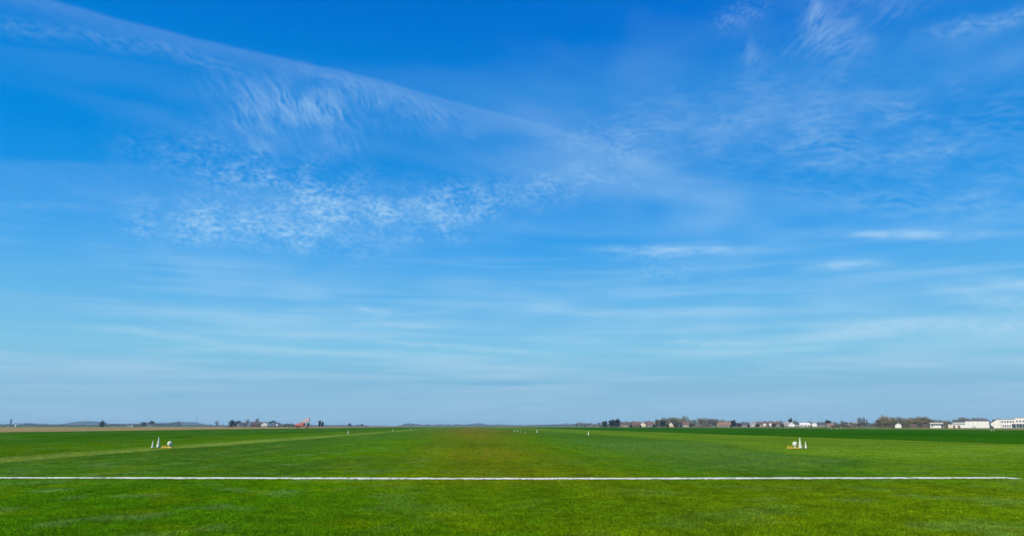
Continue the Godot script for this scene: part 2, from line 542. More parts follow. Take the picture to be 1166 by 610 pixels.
func sheet(us: PackedFloat32Array, ws: PackedFloat32Array, colour: Callable, height: Callable) -> ArrayMesh:
	var v := PackedVector3Array()
	var n := PackedVector3Array()
	var c := PackedColorArray()
	var idx := PackedInt32Array()
	for w in ws:
		for u in us:
			v.append(to_world(u, w, height.call(u, w)))
			n.append(Vector3.UP)
			c.append(colour.call(u, w))
	var k := us.size()
	for j in ws.size() - 1:
		for i in k - 1:
			var a := j * k + i
			idx.append_array([a, a + k, a + 1, a + 1, a + k, a + k + 1])
	var arr := []
	arr.resize(Mesh.ARRAY_MAX)
	arr[Mesh.ARRAY_VERTEX] = v
	arr[Mesh.ARRAY_NORMAL] = n
	arr[Mesh.ARRAY_COLOR] = c
	arr[Mesh.ARRAY_INDEX] = idx
	var m := ArrayMesh.new()
	m.add_surface_from_arrays(Mesh.PRIMITIVE_TRIANGLES, arr)
	return m

func ground_material(called: String, tex_size: float, contrast: float) -> StandardMaterial3D:
	var m := StandardMaterial3D.new()
	m.resource_name = called
	m.vertex_color_use_as_albedo = true
	m.roughness = 1.0
	m.specular_mode = BaseMaterial3D.SPECULAR_DISABLED
	m.albedo_texture = noise_texture(5, 0.02, 5, 1.0 - contrast, 1.0, 1024)
	m.uv1_triplanar = true
	m.uv1_world_triplanar = true
	m.uv1_scale = Vector3.ONE / tex_size
	m.heightmap_enabled = false
	return m

func blade_mesh(s: int, blades: int, spread_r: float, tall: float, thick: float, lean: float) -> ArrayMesh:
	rng.seed = s
	var st := start()
	for i in blades:
		var r := spread_r * sqrt(rng.randf())
		var t := rng.randf() * TAU
		var b := Vector3(cos(t) * r, -0.004, sin(t) * r)
		var d := rng.randf() * TAU
		var h := tall * rng.randf_range(0.55, 1.15)
		var side := Vector3(cos(d), 0, sin(d)) * thick * rng.randf_range(0.7, 1.2)
		var l := Vector3(rng.randf_range(-1, 1), 0, rng.randf_range(-1, 1)) * lean * h
		var tone := rng.randf_range(0.5, 1.5)
		var straw := 1.0 if rng.randf() > 0.08 else 1.5
		st.set_color(Color(tone * straw, tone * (0.5 + 0.5 * straw) , tone * straw))
		var nn := (Vector3.UP * 1.0 + l.normalized() * 0.45 + Vector3(rng.randf_range(-1, 1), 0, rng.randf_range(-1, 1)) * 0.25).normalized()
		st.set_normal(nn)
		var m := b + l * 0.35 + Vector3.UP * h * 0.6
		var tip := b + l + Vector3.UP * h
		var flat := side.cross(m - b).normalized() * 0.0006
		for v in [b - side, b + side, m + side * 0.7, b - side, m + side * 0.7, m - side * 0.7, m - side * 0.7, m + side * 0.7, tip]:
			st.add_vertex(v - flat)
		for v in [b - side, m + side * 0.7, b + side, b - side, m - side * 0.7, m + side * 0.7, m - side * 0.7, tip, m + side * 0.7]:
			st.add_vertex(v + flat)
	return st.commit()

func scatter(called: String, mesh: Mesh, m: Material, places: Array, tints: Array, label: String, category: String) -> void:
	var mm := MultiMesh.new()
	mm.transform_format = MultiMesh.TRANSFORM_3D
	mm.use_colors = true
	mm.mesh = mesh
	mm.instance_count = places.size()
	for i in places.size():
		mm.set_instance_transform(i, places[i])
		mm.set_instance_color(i, tints[i])
	var o := MultiMeshInstance3D.new()
	o.name = numbered(called)
	o.multimesh = mm
	o.material_override = m
	add_child(o)
	tag(o, label, category)
	o.set_meta("kind", "stuff")

func crop_height(u: float, w: float) -> float:
	var jag := 0.7 * fine.get_noise_2d(w * 0.35, 3.0)
	var inside := ramp(u + jag, 50.6, 51.1) * (1.0 - ramp(u, 201.0, 202.0))
	return -0.05 + 0.23 * inside

func make_ground() -> void:
	var us := spread([-7000.0, -1000.0, -123.0, -30.0, 0.0, 30.0, 52.0, 203.0, 1000.0, 7000.0], 0.3, 0.05)
	var ws := spread([-30.0, 4.0, 60.0, 9000.0], 0.22, 0.02)
	var g := structure(sheet(us, ws, turf, func(_u, _w): return 0.0), "ground", ground_material("turf", 2.3, 0.35))
	var soil_m := ground_material("soil", 6.0, 0.25)
	var left_us := spread([-7000.0, -420.0, -122.0], 3.0, 0.05)
	var far_ws := spread([-30.0, 9000.0], 2.0, 0.03)
	structure(sheet(left_us, far_ws, soil, func(_u, _w): return 0.03), "bare_field", soil_m)
	var right_us := spread([202.0, 7000.0], 3.0, 0.05)
	structure(sheet(right_us, far_ws, far_colour, func(_u, _w): return 0.03), "far_meadow", soil_m)
	var mid_us := spread([-122.0, -30.0, 30.0, 202.0], 3.0, 0.05)
	structure(sheet(mid_us, spread([1150.0, 9000.0], 2.0, 0.03), far_colour, func(_u, _w): return 0.06), "meadow", soil_m)
	var crop_us := PackedFloat32Array([49.6, 49.85, 50.1, 50.35, 50.6, 50.85, 51.1, 51.4, 51.7])
	crop_us.append_array(spread([52.0, 200.5], 0.5, 0.02))
	crop_us.append_array(PackedFloat32Array([201.0, 201.5, 202.0, 202.2]))
	structure(sheet(crop_us, spread([-30.0, 900.0], 0.6, 0.02), crop_colour, crop_height), "crop_field", ground_material("crop", 1.7, 0.35))
	# the white line, worn thin and ragged
	var st := start()
	var x := -30.0
	while x < 15.8:
		var xe := minf(x + 0.12, 15.8)
		var worn_off := fine.get_noise_2d(x * 0.9, 17.0) > 0.62 or (x > -13.3 and x < -12.6 and fine.get_noise_2d(x * 4.0, 2.0) > 0.15)
		if not worn_off:
			var p := []
			for q in [x, xe]:
				var bow := 24.25 - 0.38 * exp(-pow((q - 1.0) / 9.0, 2.0)) + 0.09 * wide.get_noise_2d(q * 0.16, 3.0)
				var half := 0.35 + 0.10 * fine.get_noise_2d(q * 1.1, 8.0)
				if q < -12.7:
					half *= 0.75
				p.append(Vector3(q, 0.012, -bow + half + 0.12 * fine.get_noise_2d(q * 2.3, 1.0)))
				p.append(Vector3(q, 0.012, -bow - half + 0.12 * fine.get_noise_2d(q * 2.3, 5.0)))
			quad(st, p[0], p[1], p[3], p[2], Vector3(0, -10, -24))
		x = xe
	var chalk := weathered("chalk", Color(0.88, 0.92, 0.80), noise_texture(8, 0.03, 4, 0.74, 1.0), 1.1, 1.0)
	chalk.uv1_world_triplanar = true
	structure(st.commit(), "painted_line", chalk)

func make_grass() -> void:
	var gm := StandardMaterial3D.new()
	gm.resource_name = "grass blades"
	gm.vertex_color_use_as_albedo = true
	gm.roughness = 0.9
	gm.specular_mode = BaseMaterial3D.SPECULAR_DISABLED
	var tufts := []
	for i in 3:
		tufts.append(blade_mesh(100 + i, 14, 0.06, 0.030, 0.004, 0.9))
	rng.seed = 77
	var places := [[], [], []]
	var tints := [[], [], []]
	var white_places := []
	var white_tints := []
	for i in 360000:
		var z := 6.5 + 68.0 * pow(rng.randf(), 1.15)
		var half := 0.74 * z + 3.0
		var px := rng.randf_range(-half, half)
		var r := to_runway(px, -z)
		var k := rng.randf_range(0.75, 1.35)
		if rng.randf() < ramp(z, 45.0, 75.0):
			continue
		var t := Transform3D(Basis(Vector3.UP, rng.randf() * TAU).scaled(Vector3(k, k * rng.randf_range(0.7, 1.3), k)), Vector3(px, 0, -z))
		var on_line := absf(z - 24.25 + 0.38 * exp(-pow((px - 1.0) / 9.0, 2.0))) < 0.27 + 0.1 * fine.get_noise_2d(px * 1.1, 8.0) and px < 15.7 and (px < -13.3 or px > -12.6 or rng.randf() > 0.55) and rng.randf() > 0.10
		if on_line:
			if rng.randf() < 0.5:
				t = t.scaled_local(Vector3(1.0, 0.7, 1.0))
				var s := rng.randf_range(0.6, 0.92)
				white_places.append(t)
				white_tints.append(Color(s * 0.94, s, s * 0.88))
			continue
		var c := turf(r.x, r.y)
		var m := i % 3
		places[m].append(t)
		tints[m].append(c * (rng.randf_range(0.95, 1.75) * (1.0 + 0.28 * fine.get_noise_2d(px * 3.1, z * 2.4))))
	for m in 3:
		scatter("grass", tufts[m], gm, places[m], tints[m], ["short mown green grass over the whole near field", "short green grass tufts of the airfield turf", "short grass blades of the near field"][m], "grass")
	scatter("painted_grass", tufts[0], gm, white_places, white_tints, "short grass painted white along the line across the field", "grass")
	# the taller crop along the edge of its field
	var wheat := blade_mesh(140, 18, 0.16, 0.24, 0.006, 0.45)
	var cp := []
	var ct := []
	for i in 26000:
		var w := 20.0 + 230.0 * rng.randf()
		var u := 49.8 + 9.0 * pow(rng.randf(), 1.6)
		var k := rng.randf_range(0.8, 1.2)
		cp.append(Transform3D(Basis(Vector3.UP, rng.randf() * TAU).scaled(Vector3(k, k, k)), to_world(u, w, crop_height(u, w) * 0.5 if u > 50.4 else 0.0)))
		ct.append(crop_colour(u, w) * rng.randf_range(0.9, 1.2))
	scatter("crop", wheat, gm, cp, ct, "dark green young crop along the edge of the right-hand field", "crop")

# ---------------------------------------------------------------- trees

var tree_parts := {}

func grow(kind: String, s: int) -> Array:
	# [trunk mesh, crown mesh] of a tree one metre tall, leaf by leaf
	rng.seed = s
	var wood := start()
	var leaf := start()
	var crown_lo := 0.18
	var fat := 0.40
	var count := 900
	var size := 0.040
	if kind == "bare":
		count = 780
		size = 0.030
		fat = 0.42
	elif kind == "poplar":
		count = 220
		fat = 0.085
		size = 0.026
		crown_lo = 0.1
	elif kind == "evergreen":
		count = 1300
		size = 0.046
		fat = 0.42
		crown_lo = 0.06
	elif kind == "bush":
		count = 900
		size = 0.075
		fat = 0.75
		crown_lo = 0.02
	var bend := Vector3(rng.randf_range(-0.03, 0.03), 0, rng.randf_range(-0.03, 0.03))
	tube(wood, Vector3(0, -0.02, 0), bend + Vector3(0, 0.45, 0), 0.026, 0.018, 7)
	tube(wood, bend + Vector3(0, 0.45, 0), bend * 2.0 + Vector3(0, 0.9, 0), 0.018, 0.004, 6)
	var lobes := []
	var nl := 9 if kind != "poplar" else 12
	for i in nl:
		var t := float(i) / (nl - 1)
		var y := lerpf(crown_lo + 0.14, 0.86, t)
		var ring: float = fat * sqrt(maxf(0.05, 1.0 - pow((y - 0.5) / 0.52, 2.0)))
		var a := i * 2.4 + rng.randf() * 0.8
		var c := Vector3(cos(a), 0, sin(a)) * ring * rng.randf_range(0.35, 0.75) + Vector3(0, y, 0) + bend
		lobes.append([c, ring * rng.randf_range(0.5, 0.8) + 0.04])
		var from := bend * y + Vector3(0, maxf(0.12, y - 0.22), 0)
		tube(wood, from, c, 0.010, 0.003, 5)
		for k in 5:
			var d := Vector3(rng.randf_range(-1, 1), rng.randf_range(-0.2, 1.2), rng.randf_range(-1, 1)).normalized()
			tube(wood, c.lerp(from, rng.randf() * 0.6), c + d * lobes[i][1] * rng.randf_range(0.7, 1.05), 0.004, 0.001, 3)
	for i in count:
		var l: Array = lobes[rng.randi() % lobes.size()]
		var d := Vector3(rng.randfn(), rng.randfn(), rng.randfn()).normalized()
		var r: float = l[1] * pow(rng.randf(), 0.45)
		var p: Vector3 = l[0] + d * r * Vector3(1.0, 0.85, 1.0)
		if p.y < crown_lo * rng.randf_range(0.4, 1.0):
			continue
		var a := Vector3(rng.randfn(), rng.randfn(), rng.randfn()).normalized()
		var b := a.cross(d + Vector3(0.01, 0.02, 0.03)).normalized()
		var sz := size * rng.randf_range(0.5, 1.3)
		if kind == "bare" or kind == "poplar":
			a = (d + Vector3(0, 0.7, 0) + a * 0.6).normalized()
			b = a.cross(Vector3(rng.randfn(), rng.randfn(), rng.randfn())).normalized() * 0.34
			sz *= 1.7
		var tone := rng.randf_range(0.6, 1.4)
		leaf.set_color(Color(tone, tone, tone))
		leaf.set_normal((d + Vector3(0, 0.35, 0) + a.cross(b).normalized() * 0.5).normalized())
		for v in [p - a * sz, p + b * sz, p + a * sz, p - a * sz, p + a * sz, p - b * sz]:
			leaf.add_vertex(v)
	return [wood.commit(), leaf.commit()]

func leaf_material(called: String, c: Color) -> void:
	var m := paint(called, c, 0.9, 0.2)
	m.vertex_color_use_as_albedo = true
	m.backlight_enabled = true
	m.backlight = Color(0.3, 0.3, 0.3)

func tree(kind: String, x: float, z: float, tall: float, broad: float, m: String, called: String, label: String, group := "") -> void:
	var v := absi(int(x * 3.0) + int(z)) % 3
	var key := "%s%d" % [kind, v]
	if not tree_parts.has(key):
		tree_parts[key] = grow(kind, 500 + v * 17 + kind.length() * 31)
	var o := thing(called, label, "bush" if kind == "bush" else "tree", Vector3(x, 0, z), fmod(absf(x * 1.7), TAU), group)
	for part in [["trunk", 0, "bark"], ["crown", 1, m]]:
		var p := put(tree_parts[key][part[1]], part[0], M[part[2]], o)
		p.scale = Vector3(tall * broad, tall, tall * broad)

func hedge(called: String, label: String, x0: float, x1: float, z: float, tall: float, m: String, s: int, category := "hedge", is_stuff := true) -> void:
	# a far run of bushes and trees that reads as one mass
	rng.seed = s
	var st := start()
	var n := int(clampf(absf(x1 - x0) / tall * 70.0, 200, 5000))
	for i in n:
		var t := rng.randf()
		var x := lerpf(x0, x1, t)
		var top := tall * (0.72 + 0.55 * wide.get_noise_2d(x / tall * 0.22, float(s)) + 0.30 * fine.get_noise_2d(x / tall * 0.8, float(s)))
		top *= smoothstep(0.0, 0.06, t) * smoothstep(0.0, 0.06, 1.0 - t) * 0.7 + 0.3
		var p := Vector3(x, top * pow(rng.randf(), 0.7), z + rng.randf_range(-0.6, 0.6) * tall)
		var a := Vector3(rng.randfn(), rng.randfn(), rng.randfn()).normalized()
		var b := a.cross(Vector3(rng.randfn(), rng.randfn(), rng.randfn())).normalized()
		var sz := tall * 0.12 * rng.randf_range(0.6, 1.4)
		var tone := rng.randf_range(0.7, 1.3)
		st.set_color(Color(tone, tone, tone))
		st.set_normal(Vector3(rng.randf_range(-0.5, 0.5), rng.randf_range(0.2, 1.0), rng.randf_range(0.1, 0.8)).normalized())
		for v in [p - a * sz, p + b * sz, p + a * sz, p - a * sz, p + a * sz, p - b * sz]:
			st.add_vertex(Vector3(v.x, maxf(v.y, -0.2), v.z))
	var o := put(st.commit(), numbered(called), M[m], self)
	tag(o, label, category)
	if is_stuff:
		o.set_meta("kind", "stuff")

func hill(x0: float, x1: float, z: float, tall: float, deep: float, s: float) -> ArrayMesh:
	var v := PackedVector3Array()
	var n := PackedVector3Array()
	var c := PackedColorArray()
	var idx := PackedInt32Array()
	var nx := 160
	var nz := 9
	for j in nz + 1:
		for i in nx + 1:
			var t := float(i) / nx
			var d := float(j) / nz
			var x := lerpf(x0, x1, t)
			var y := tall * sin(PI * d) * pow(sin(PI * t), 0.7) * (0.75 + 0.5 * wide.get_noise_2d(t * 4.0, s) + 0.26 * fine.get_noise_2d(t * 30.0, s))
			v.append(Vector3(x, y - 0.5, z - d * deep))
			n.append(Vector3(0, 0.8, 0.6))
			var f := wide.get_noise_2d(t * 9.0, s + d * 5.0)
			c.append(Color(0.022, 0.038, 0.028).lerp(Color(0.045, 0.062, 0.038), ramp(f, -0.1, 0.25)))
	for j in nz:
		for i in nx:
			var a := j * (nx + 1) + i
			idx.append_array([a, a + nx + 1, a + 1, a + 1, a + nx + 1, a + nx + 2])
	var arr := []
	arr.resize(Mesh.ARRAY_MAX)
	arr[Mesh.ARRAY_VERTEX] = v
	arr[Mesh.ARRAY_NORMAL] = n
	arr[Mesh.ARRAY_COLOR] = c
	arr[Mesh.ARRAY_INDEX] = idx
	var m := ArrayMesh.new()
	m.add_surface_from_arrays(Mesh.PRIMITIVE_TRIANGLES, arr)
	return m

# ---------------------------------------------------------------- buildings

func box_mesh(lo: Vector3, hi: Vector3) -> Mesh:
	var st := start()
	box(st, lo, hi)
	return st.commit()

func house(x: float, z: float, wide_m: float, deep: float, wall_h: float, roof_h: float, turn: float, wall: String, roof: String, label: String, chimneys := 1, windows := 3) -> Node3D:
	var o := thing("house", label, "house", Vector3(x, 0, z), turn - atan2(x, -z), "houses of the far village")
	var hw := wide_m * 0.5 * cos(atan2(x, -z))
	var hd := deep * 0.5
	var st := start()
	box(st, Vector3(-hw, -0.2, -hd), Vector3(hw, wall_h, hd))
	for s in [-1.0, 1.0]:
		var a := Vector3(s * (hw - 0.01), wall_h, -hd)
		var b := Vector3(s * (hw - 0.01), wall_h, hd)
		var t := Vector3(s * (hw - 0.01), wall_h + roof_h - 0.1, 0)
		quad(st, a, b, t, t, Vector3(0, wall_h, 0))
	put(st.commit(), "wall", M[wall], o)
	st = start()
	var e := 0.35
	for s in [-1.0, 1.0]:
		var drop := roof_h * e / hd
		var p := [Vector3(-hw - e, wall_h - drop, s * (hd + e)), Vector3(hw + e, wall_h - drop, s * (hd + e)), Vector3(hw + e, wall_h + roof_h, 0), Vector3(-hw - e, wall_h + roof_h, 0)]
		quad(st, p[0], p[1], p[2], p[3], Vector3(0, 0, 0))
		var up := Vector3(0, 0.22, 0)
		quad(st, p[0] + up, p[1] + up, p[2] + up, p[3] + up, Vector3(0, 0, 0))
		quad(st, p[0], p[1], p[1] + up, p[0] + up, Vector3(0, wall_h, 0))
		quad(st, p[0], p[3], p[3] + up, p[0] + up, Vector3(0, wall_h, 0))
		quad(st, p[1], p[2], p[2] + up, p[1] + up, Vector3(0, wall_h, 0))
	var r := put(st.commit(), "roof", M[roof], o)
	for i in chimneys:
		var cx := -hw * 0.6 + i * hw
		put(box_mesh(Vector3(cx - 0.4, wall_h + roof_h * 0.6, -0.4), Vector3(cx + 0.4, wall_h + roof_h + 1.1, 0.4)), "chimney", M["brick"], r)
	for i in windows:
		var wx := -hw + 2.0 * hw * (i + 0.5) / windows
		if i == windows / 2:
			put(box_mesh(Vector3(wx - 0.5, 0.0, hd - 0.05), Vector3(wx + 0.5, 2.1, hd + 0.05)), "door", M["dark_door"], o)
		else:
			put(box_mesh(Vector3(wx - 0.55, 0.9, hd - 0.05), Vector3(wx + 0.55, 2.2, hd + 0.04)), "window", M["glass"], o)
	return o

func flat_building(called: String, label: String, x: float, z: float, wide_m: float, deep: float, tall: float, wall: String, roof_m: String, openings: Array) -> Node3D:
	var o := thing(called, label, "building", Vector3(x, 0, z), -0.53, "white buildings beside the airfield")
	var hw := wide_m * 0.5
	put(box_mesh(Vector3(-hw, -0.2, -deep), Vector3(hw, tall, 0)), "wall", M[wall], o)
	put(box_mesh(Vector3(-hw - 0.25, tall, -deep - 0.25), Vector3(hw + 0.25, tall + 0.35, 0.25)), "roof", M[roof_m], o)
	for q in openings:
		# [part name, left, bottom, right, top, material] on the front
		put(box_mesh(Vector3(q[1], q[2], -0.1), Vector3(q[3], q[4], 0.06)), q[0], M[q[5]], o)
	return o

# ---------------------------------------------------------------- field markers

var cone_body: Mesh
var cone_foot: Mesh

func marker_cone(x: float, z: float, tall: float, label: String, called := "marker_cone") -> void:
	if cone_body == null:
		var st := start()
		lathe(st, [Vector2(0.20, 0.045), Vector2(0.195, 0.06), Vector2(0.135, 0.35), Vector2(0.05, 0.90), Vector2(0.035, 0.985), Vector2(0.02, 1.0), Vector2(0.0, 1.0)], 24)
		cone_body = st.commit()
		st = start()
		box(st, Vector3(-0.24, 0, -0.24), Vector3(0.24, 0.05, 0.24), 0.015)
		cone_foot = st.commit()
	var o := thing(called, label, "cone", Vector3(x, 0, z), fmod(absf(x), 1.0), "white marker cones of the runway")
	put(cone_body, "body", M["cone_white"], o).scale = Vector3(tall * 0.95, tall, tall * 0.95)
	put(cone_foot, "foot", M["rubber"], o).scale = Vector3(tall, 1.0, tall)

func light_unit(x: float, z: float, lamp_x: float, long: float, label: String) -> void:
	var o := thing("runway_light", label, "light unit", Vector3(x, 0, z), 0.0, "yellow light units beside the cones")
	var h := long * 0.5
	var st := start()
	box(st, Vector3(-h, 0.015, -0.14), Vector3(h, 0.11, 0.14), 0.02)
	put(st.commit(), "tray", M["yellow"], o)
	for s in [-1.0, 1.0]:
		st = start()
		box(st, Vector3(s * (h - 0.08) - 0.04, 0, -0.16), Vector3(s * (h - 0.08) + 0.04, 0.016, 0.16))
		put(st.commit(), "foot", M["rubber"], o)
	for i in 4:
		var px := -h + 0.06 + i * long * 0.24
		if absf(px - lamp_x) < 0.19:
			continue
		st = start()
		lathe(st, [Vector2(0.035, 0.11), Vector2(0.035, 0.22), Vector2(0.028, 0.24), Vector2(0, 0.245)], 12, Vector3(px, 0, 0))
		put(st.commit(), "lamp", M["yellow"], o)
	st = start()
	lathe(st, [Vector2(0.09, 0.11), Vector2(0.10, 0.19), Vector2(0.15, 0.215), Vector2(0.175, 0.28), Vector2(0.175, 0.40), Vector2(0.14, 0.47), Vector2(0.07, 0.51), Vector2(0, 0.515)], 20, Vector3(lamp_x, 0, 0))
	put(st.commit(), "globe", M["cone_white"], o)

func wheel(o: Node3D, at: Vector3, r: float, wide_m: float) -> void:
	var st := start()
	tube(st, at - Vector3(0, 0, wide_m * 0.5), at + Vector3(0, 0, wide_m * 0.5), r, r, 18)
	disc(st, at + Vector3(0, 0, wide_m * 0.5), Vector3(0, 0, 1), r, 18)
	disc(st, at - Vector3(0, 0, wide_m * 0.5), Vector3(0, 0, -1), r, 18)
	var w := put(st.commit(), "wheel", M["rubber"], o)
	st = start()
	disc(st, at + Vector3(0, 0, wide_m * 0.5 + 0.02), Vector3(0, 0, 1), r * 0.55, 14)
	put(st.commit(), "rim", M["red"], w)

func tipper(x: float, z: float) -> void:
	var o := thing("tipping_machine", "red and white farm machine with its pale body tipped up, left of the runway", "machine", Vector3(x, 0, z), 0.0)
	var st := start()
	box(st, Vector3(-5.6, 1.1, -1.1), Vector3(5.2, 1.7, 1.1), 0.05)
	put(st.commit(), "chassis", M["red"], o)
	for wx in [-4.6, -3.1, 4.3]:
		for s in [-1.0, 1.0]:
			wheel(o, Vector3(wx, 0.75, s * 1.05), 0.75, 0.5)
	# lower hopper at the left end
	st = start()
	var p := []
	for zz in [-1.4, 1.4]:
		p.append([Vector3(-6.2, 1.75, zz), Vector3(1.2, 1.75, zz), Vector3(0.6, 4.2, zz), Vector3(-1.2, 4.6, zz), Vector3(-6.4, 3.3, zz)])
	extrude(st, p)
	var hop := put(st.commit(), "hopper", M["salmon"], o)
	st = start()
	box(st, Vector3(-6.45, 3.3, -1.45), Vector3(-2.6, 3.75, 1.45), 0.05)
	put(st.commit(), "hopper_rim", M["pink_white"], hop)
	st = start()
	box(st, Vector3(-5.9, 2.2, 1.41), Vector3(-0.6, 2.5, 1.47))
	put(st.commit(), "stripe", M["red"], hop)
	# the raised body
	st = start()
	p = []
	for zz in [-1.25, 1.25]:
		p.append([Vector3(0.2, 3.9, zz), Vector3(5.7, 5.2, zz), Vector3(5.9, 9.0, zz), Vector3(5.3, 9.0, zz), Vector3(-0.9, 5.3, zz)])
	extrude(st, p)
	var b := put(st.commit(), "body", M["pink_white"], o)
	for q in [[0.62, 0.10], [0.18, 0.08]]:
		st = start()
		var a := Vector3(-0.6, lerpf(4.0, 5.4, q[0]), 1.27)
		var c := Vector3(5.75, lerpf(5.3, 9.0, q[0]), 1.27)
		var up := Vector3(0, 0.28, 0)
		quad(st, a, c, c + up, a + up, Vector3(2, 5, 0))
		put(st.commit(), "stripe", M["red" if q[0] < 0.5 else "steel"], b)
	st = start()
	tube(st, Vector3(2.2, 1.7, 0), Vector3(3.4, 4.7, 0), 0.16, 0.12, 10)
	put(st.commit(), "ram", M["steel"], o)
	st = start()
	box(st, Vector3(-1.5, 1.7, -1.2), Vector3(1.9, 4.4, 1.2), 0.08)
	put(st.commit(), "engine_cover", M["red_dark"], o)
	st = start()
	box(st, Vector3(4.2, 1.7, -1.15), Vector3(6.3, 4.3, 1.15), 0.15)
	var cab := put(st.commit(), "cab", M["green_dark"], o)
	st = start()
	box(st, Vector3(4.6, 2.9, 1.12), Vector3(6.0, 4.0, 1.18))
	put(st.commit(), "window", M["glass"], cab)

func extrude(st: SurfaceTool, p: Array) -> void:
	var n: int = p[0].size()
	var c := Vector3.ZERO
	for v in p[0] + p[1]:
		c += v
	c /= n * 2.0
	for i in n:
		var j := (i + 1) % n
		quad(st, p[0][i], p[0][j], p[1][j], p[1][i], c)
	for side in p:
		for i in range(1, n - 1):
			quad(st, side[0], side[i], side[i + 1], side[i + 1], c)

func pole(x: float, z: float, tall: float, r: float, label: String, called: String, m: String) -> Node3D:
	var o := thing(called, label, "pole", Vector3(x, 0, z))
	var st := start()
	tube(st, Vector3.ZERO, Vector3(0, tall, 0), r, r * 0.6, 8)
	put(st.commit(), "mast", M[m], o)
	st = start()
	tube(st, Vector3.ZERO, Vector3(0, 0.25, 0), r * 2.2, r * 2.2, 8)
	disc(st, Vector3(0, 0.25, 0), Vector3.UP, r * 2.2, 8)
	put(st.commit(), "base", M["steel"], o)
	return o

# ---------------------------------------------------------------- scene

func _ready() -> void:
	var cam := Camera3D.new()
	cam.name = "camera"
	add_child(cam)
	cam.position = Vector3(0, 1.6, 0)
	cam.rotation_degrees = Vector3(11.98, 0, 0)
	cam.fov = 39.56
	cam.near = 0.1
	cam.far = 20000.0
	cam.current = true

	var env := Environment.new()
	env.background_mode = Environment.BG_SKY
	env.sky = make_sky()
	env.tonemap_mode = Environment.TONE_MAPPER_LINEAR
	env.tonemap_exposure = 1.5
	env.background_energy_multiplier = 0.667
	env.sdfgi_enabled = true
	env.ssao_enabled = true
	env.ssil_enabled = true
	env.fog_enabled = true
	env.fog_density = 0.0001
	env.fog_light_color = Color(0.72, 0.88, 1.0)
	var we := WorldEnvironment.new()
	we.name = "world_environment"
	we.environment = env
	add_child(we)

	var sun := DirectionalLight3D.new()
	sun.name = "sun"
	add_child(sun)
	sun.look_at_from_position(Vector3.ZERO, Vector3(0.60, -0.70, -0.52))
	sun.light_energy = 1.3
	sun.light_angular_distance = 0.5
	sun.light_color = Color(1.0, 0.95, 0.86)
	sun.shadow_enabled = true

	set_noise(fine, 3, 3)
	set_noise(wide, 4, 3)
	set_noise(streaky, 6, 3)
	make_materials()
	make_ground()
	make_grass()
	make_far()
	make_village()
	make_airfield_buildings()
	make_markers()

func make_materials() -> void:
	var grime := noise_texture(21, 0.012, 4, 0.78, 1.0)
	weathered("cone_white", Color(0.64, 0.70, 0.56), noise_texture(31, 0.012, 4, 0.80, 1.0, 256), 0.7, 0.55)
	paint("rubber", Color(0.02, 0.02, 0.02), 0.7, 0.4)
	paint("yellow", Color(0.52, 0.35, 0.03), 0.5, 0.5)
	paint("steel", Color(0.25, 0.26, 0.27), 0.5, 0.5)
	paint("glass", Color(0.03, 0.04, 0.05), 0.1, 0.6)
	paint("dark_door", Color(0.06, 0.045, 0.035), 0.6)
	weathered("brick", Color(0.26, 0.11, 0.07), grime, 3.0)
	weathered("red", Color(0.48, 0.06, 0.04), grime, 2.0, 0.5)
	weathered("red_dark", Color(0.20, 0.045, 0.04), grime, 2.0, 0.6)
	weathered("salmon", Color(0.52, 0.18, 0.14), grime, 2.0, 0.6)
	weathered("pink_white", Color(0.72, 0.56, 0.57), grime, 2.0, 0.5)
	weathered("green_dark", Color(0.03, 0.10, 0.07), grime, 2.0, 0.5)
	weathered("white_wall", Color(0.80, 0.80, 0.78), grime, 6.0)
	weathered("cream_wall", Color(0.70, 0.64, 0.50), grime, 6.0)
	weathered("grey_wall", Color(0.42, 0.44, 0.45), grime, 6.0)
	weathered("brown_wall", Color(0.22, 0.15, 0.11), grime, 6.0)
	weathered("red_roof", Color(0.16, 0.10, 0.085), grime, 4.0)
	weathered("brown_roof", Color(0.12, 0.09, 0.08), grime, 4.0)
	weathered("orange_roof", Color(0.26, 0.16, 0.12), grime, 4.0)
	weathered("slate_roof", Color(0.075, 0.085, 0.10), grime, 4.0)
	weathered("grey_roof", Color(0.30, 0.31, 0.32), grime, 4.0)
	weathered("bark", Color(0.15, 0.13, 0.10), grime, 1.0)
	leaf_material("twigs_brown", Color(0.27, 0.225, 0.135))
	leaf_material("twigs_grey", Color(0.21, 0.20, 0.14))
	leaf_material("leaves_fresh", Color(0.20, 0.26, 0.06))
	leaf_material("leaves_dark", Color(0.068, 0.10, 0.06))
	leaf_material("leaves_olive", Color(0.18, 0.185, 0.075))
	var hm := paint("hillside", Color(1, 1, 1), 1.0, 0.1)
	hm.vertex_color_use_as_albedo = true

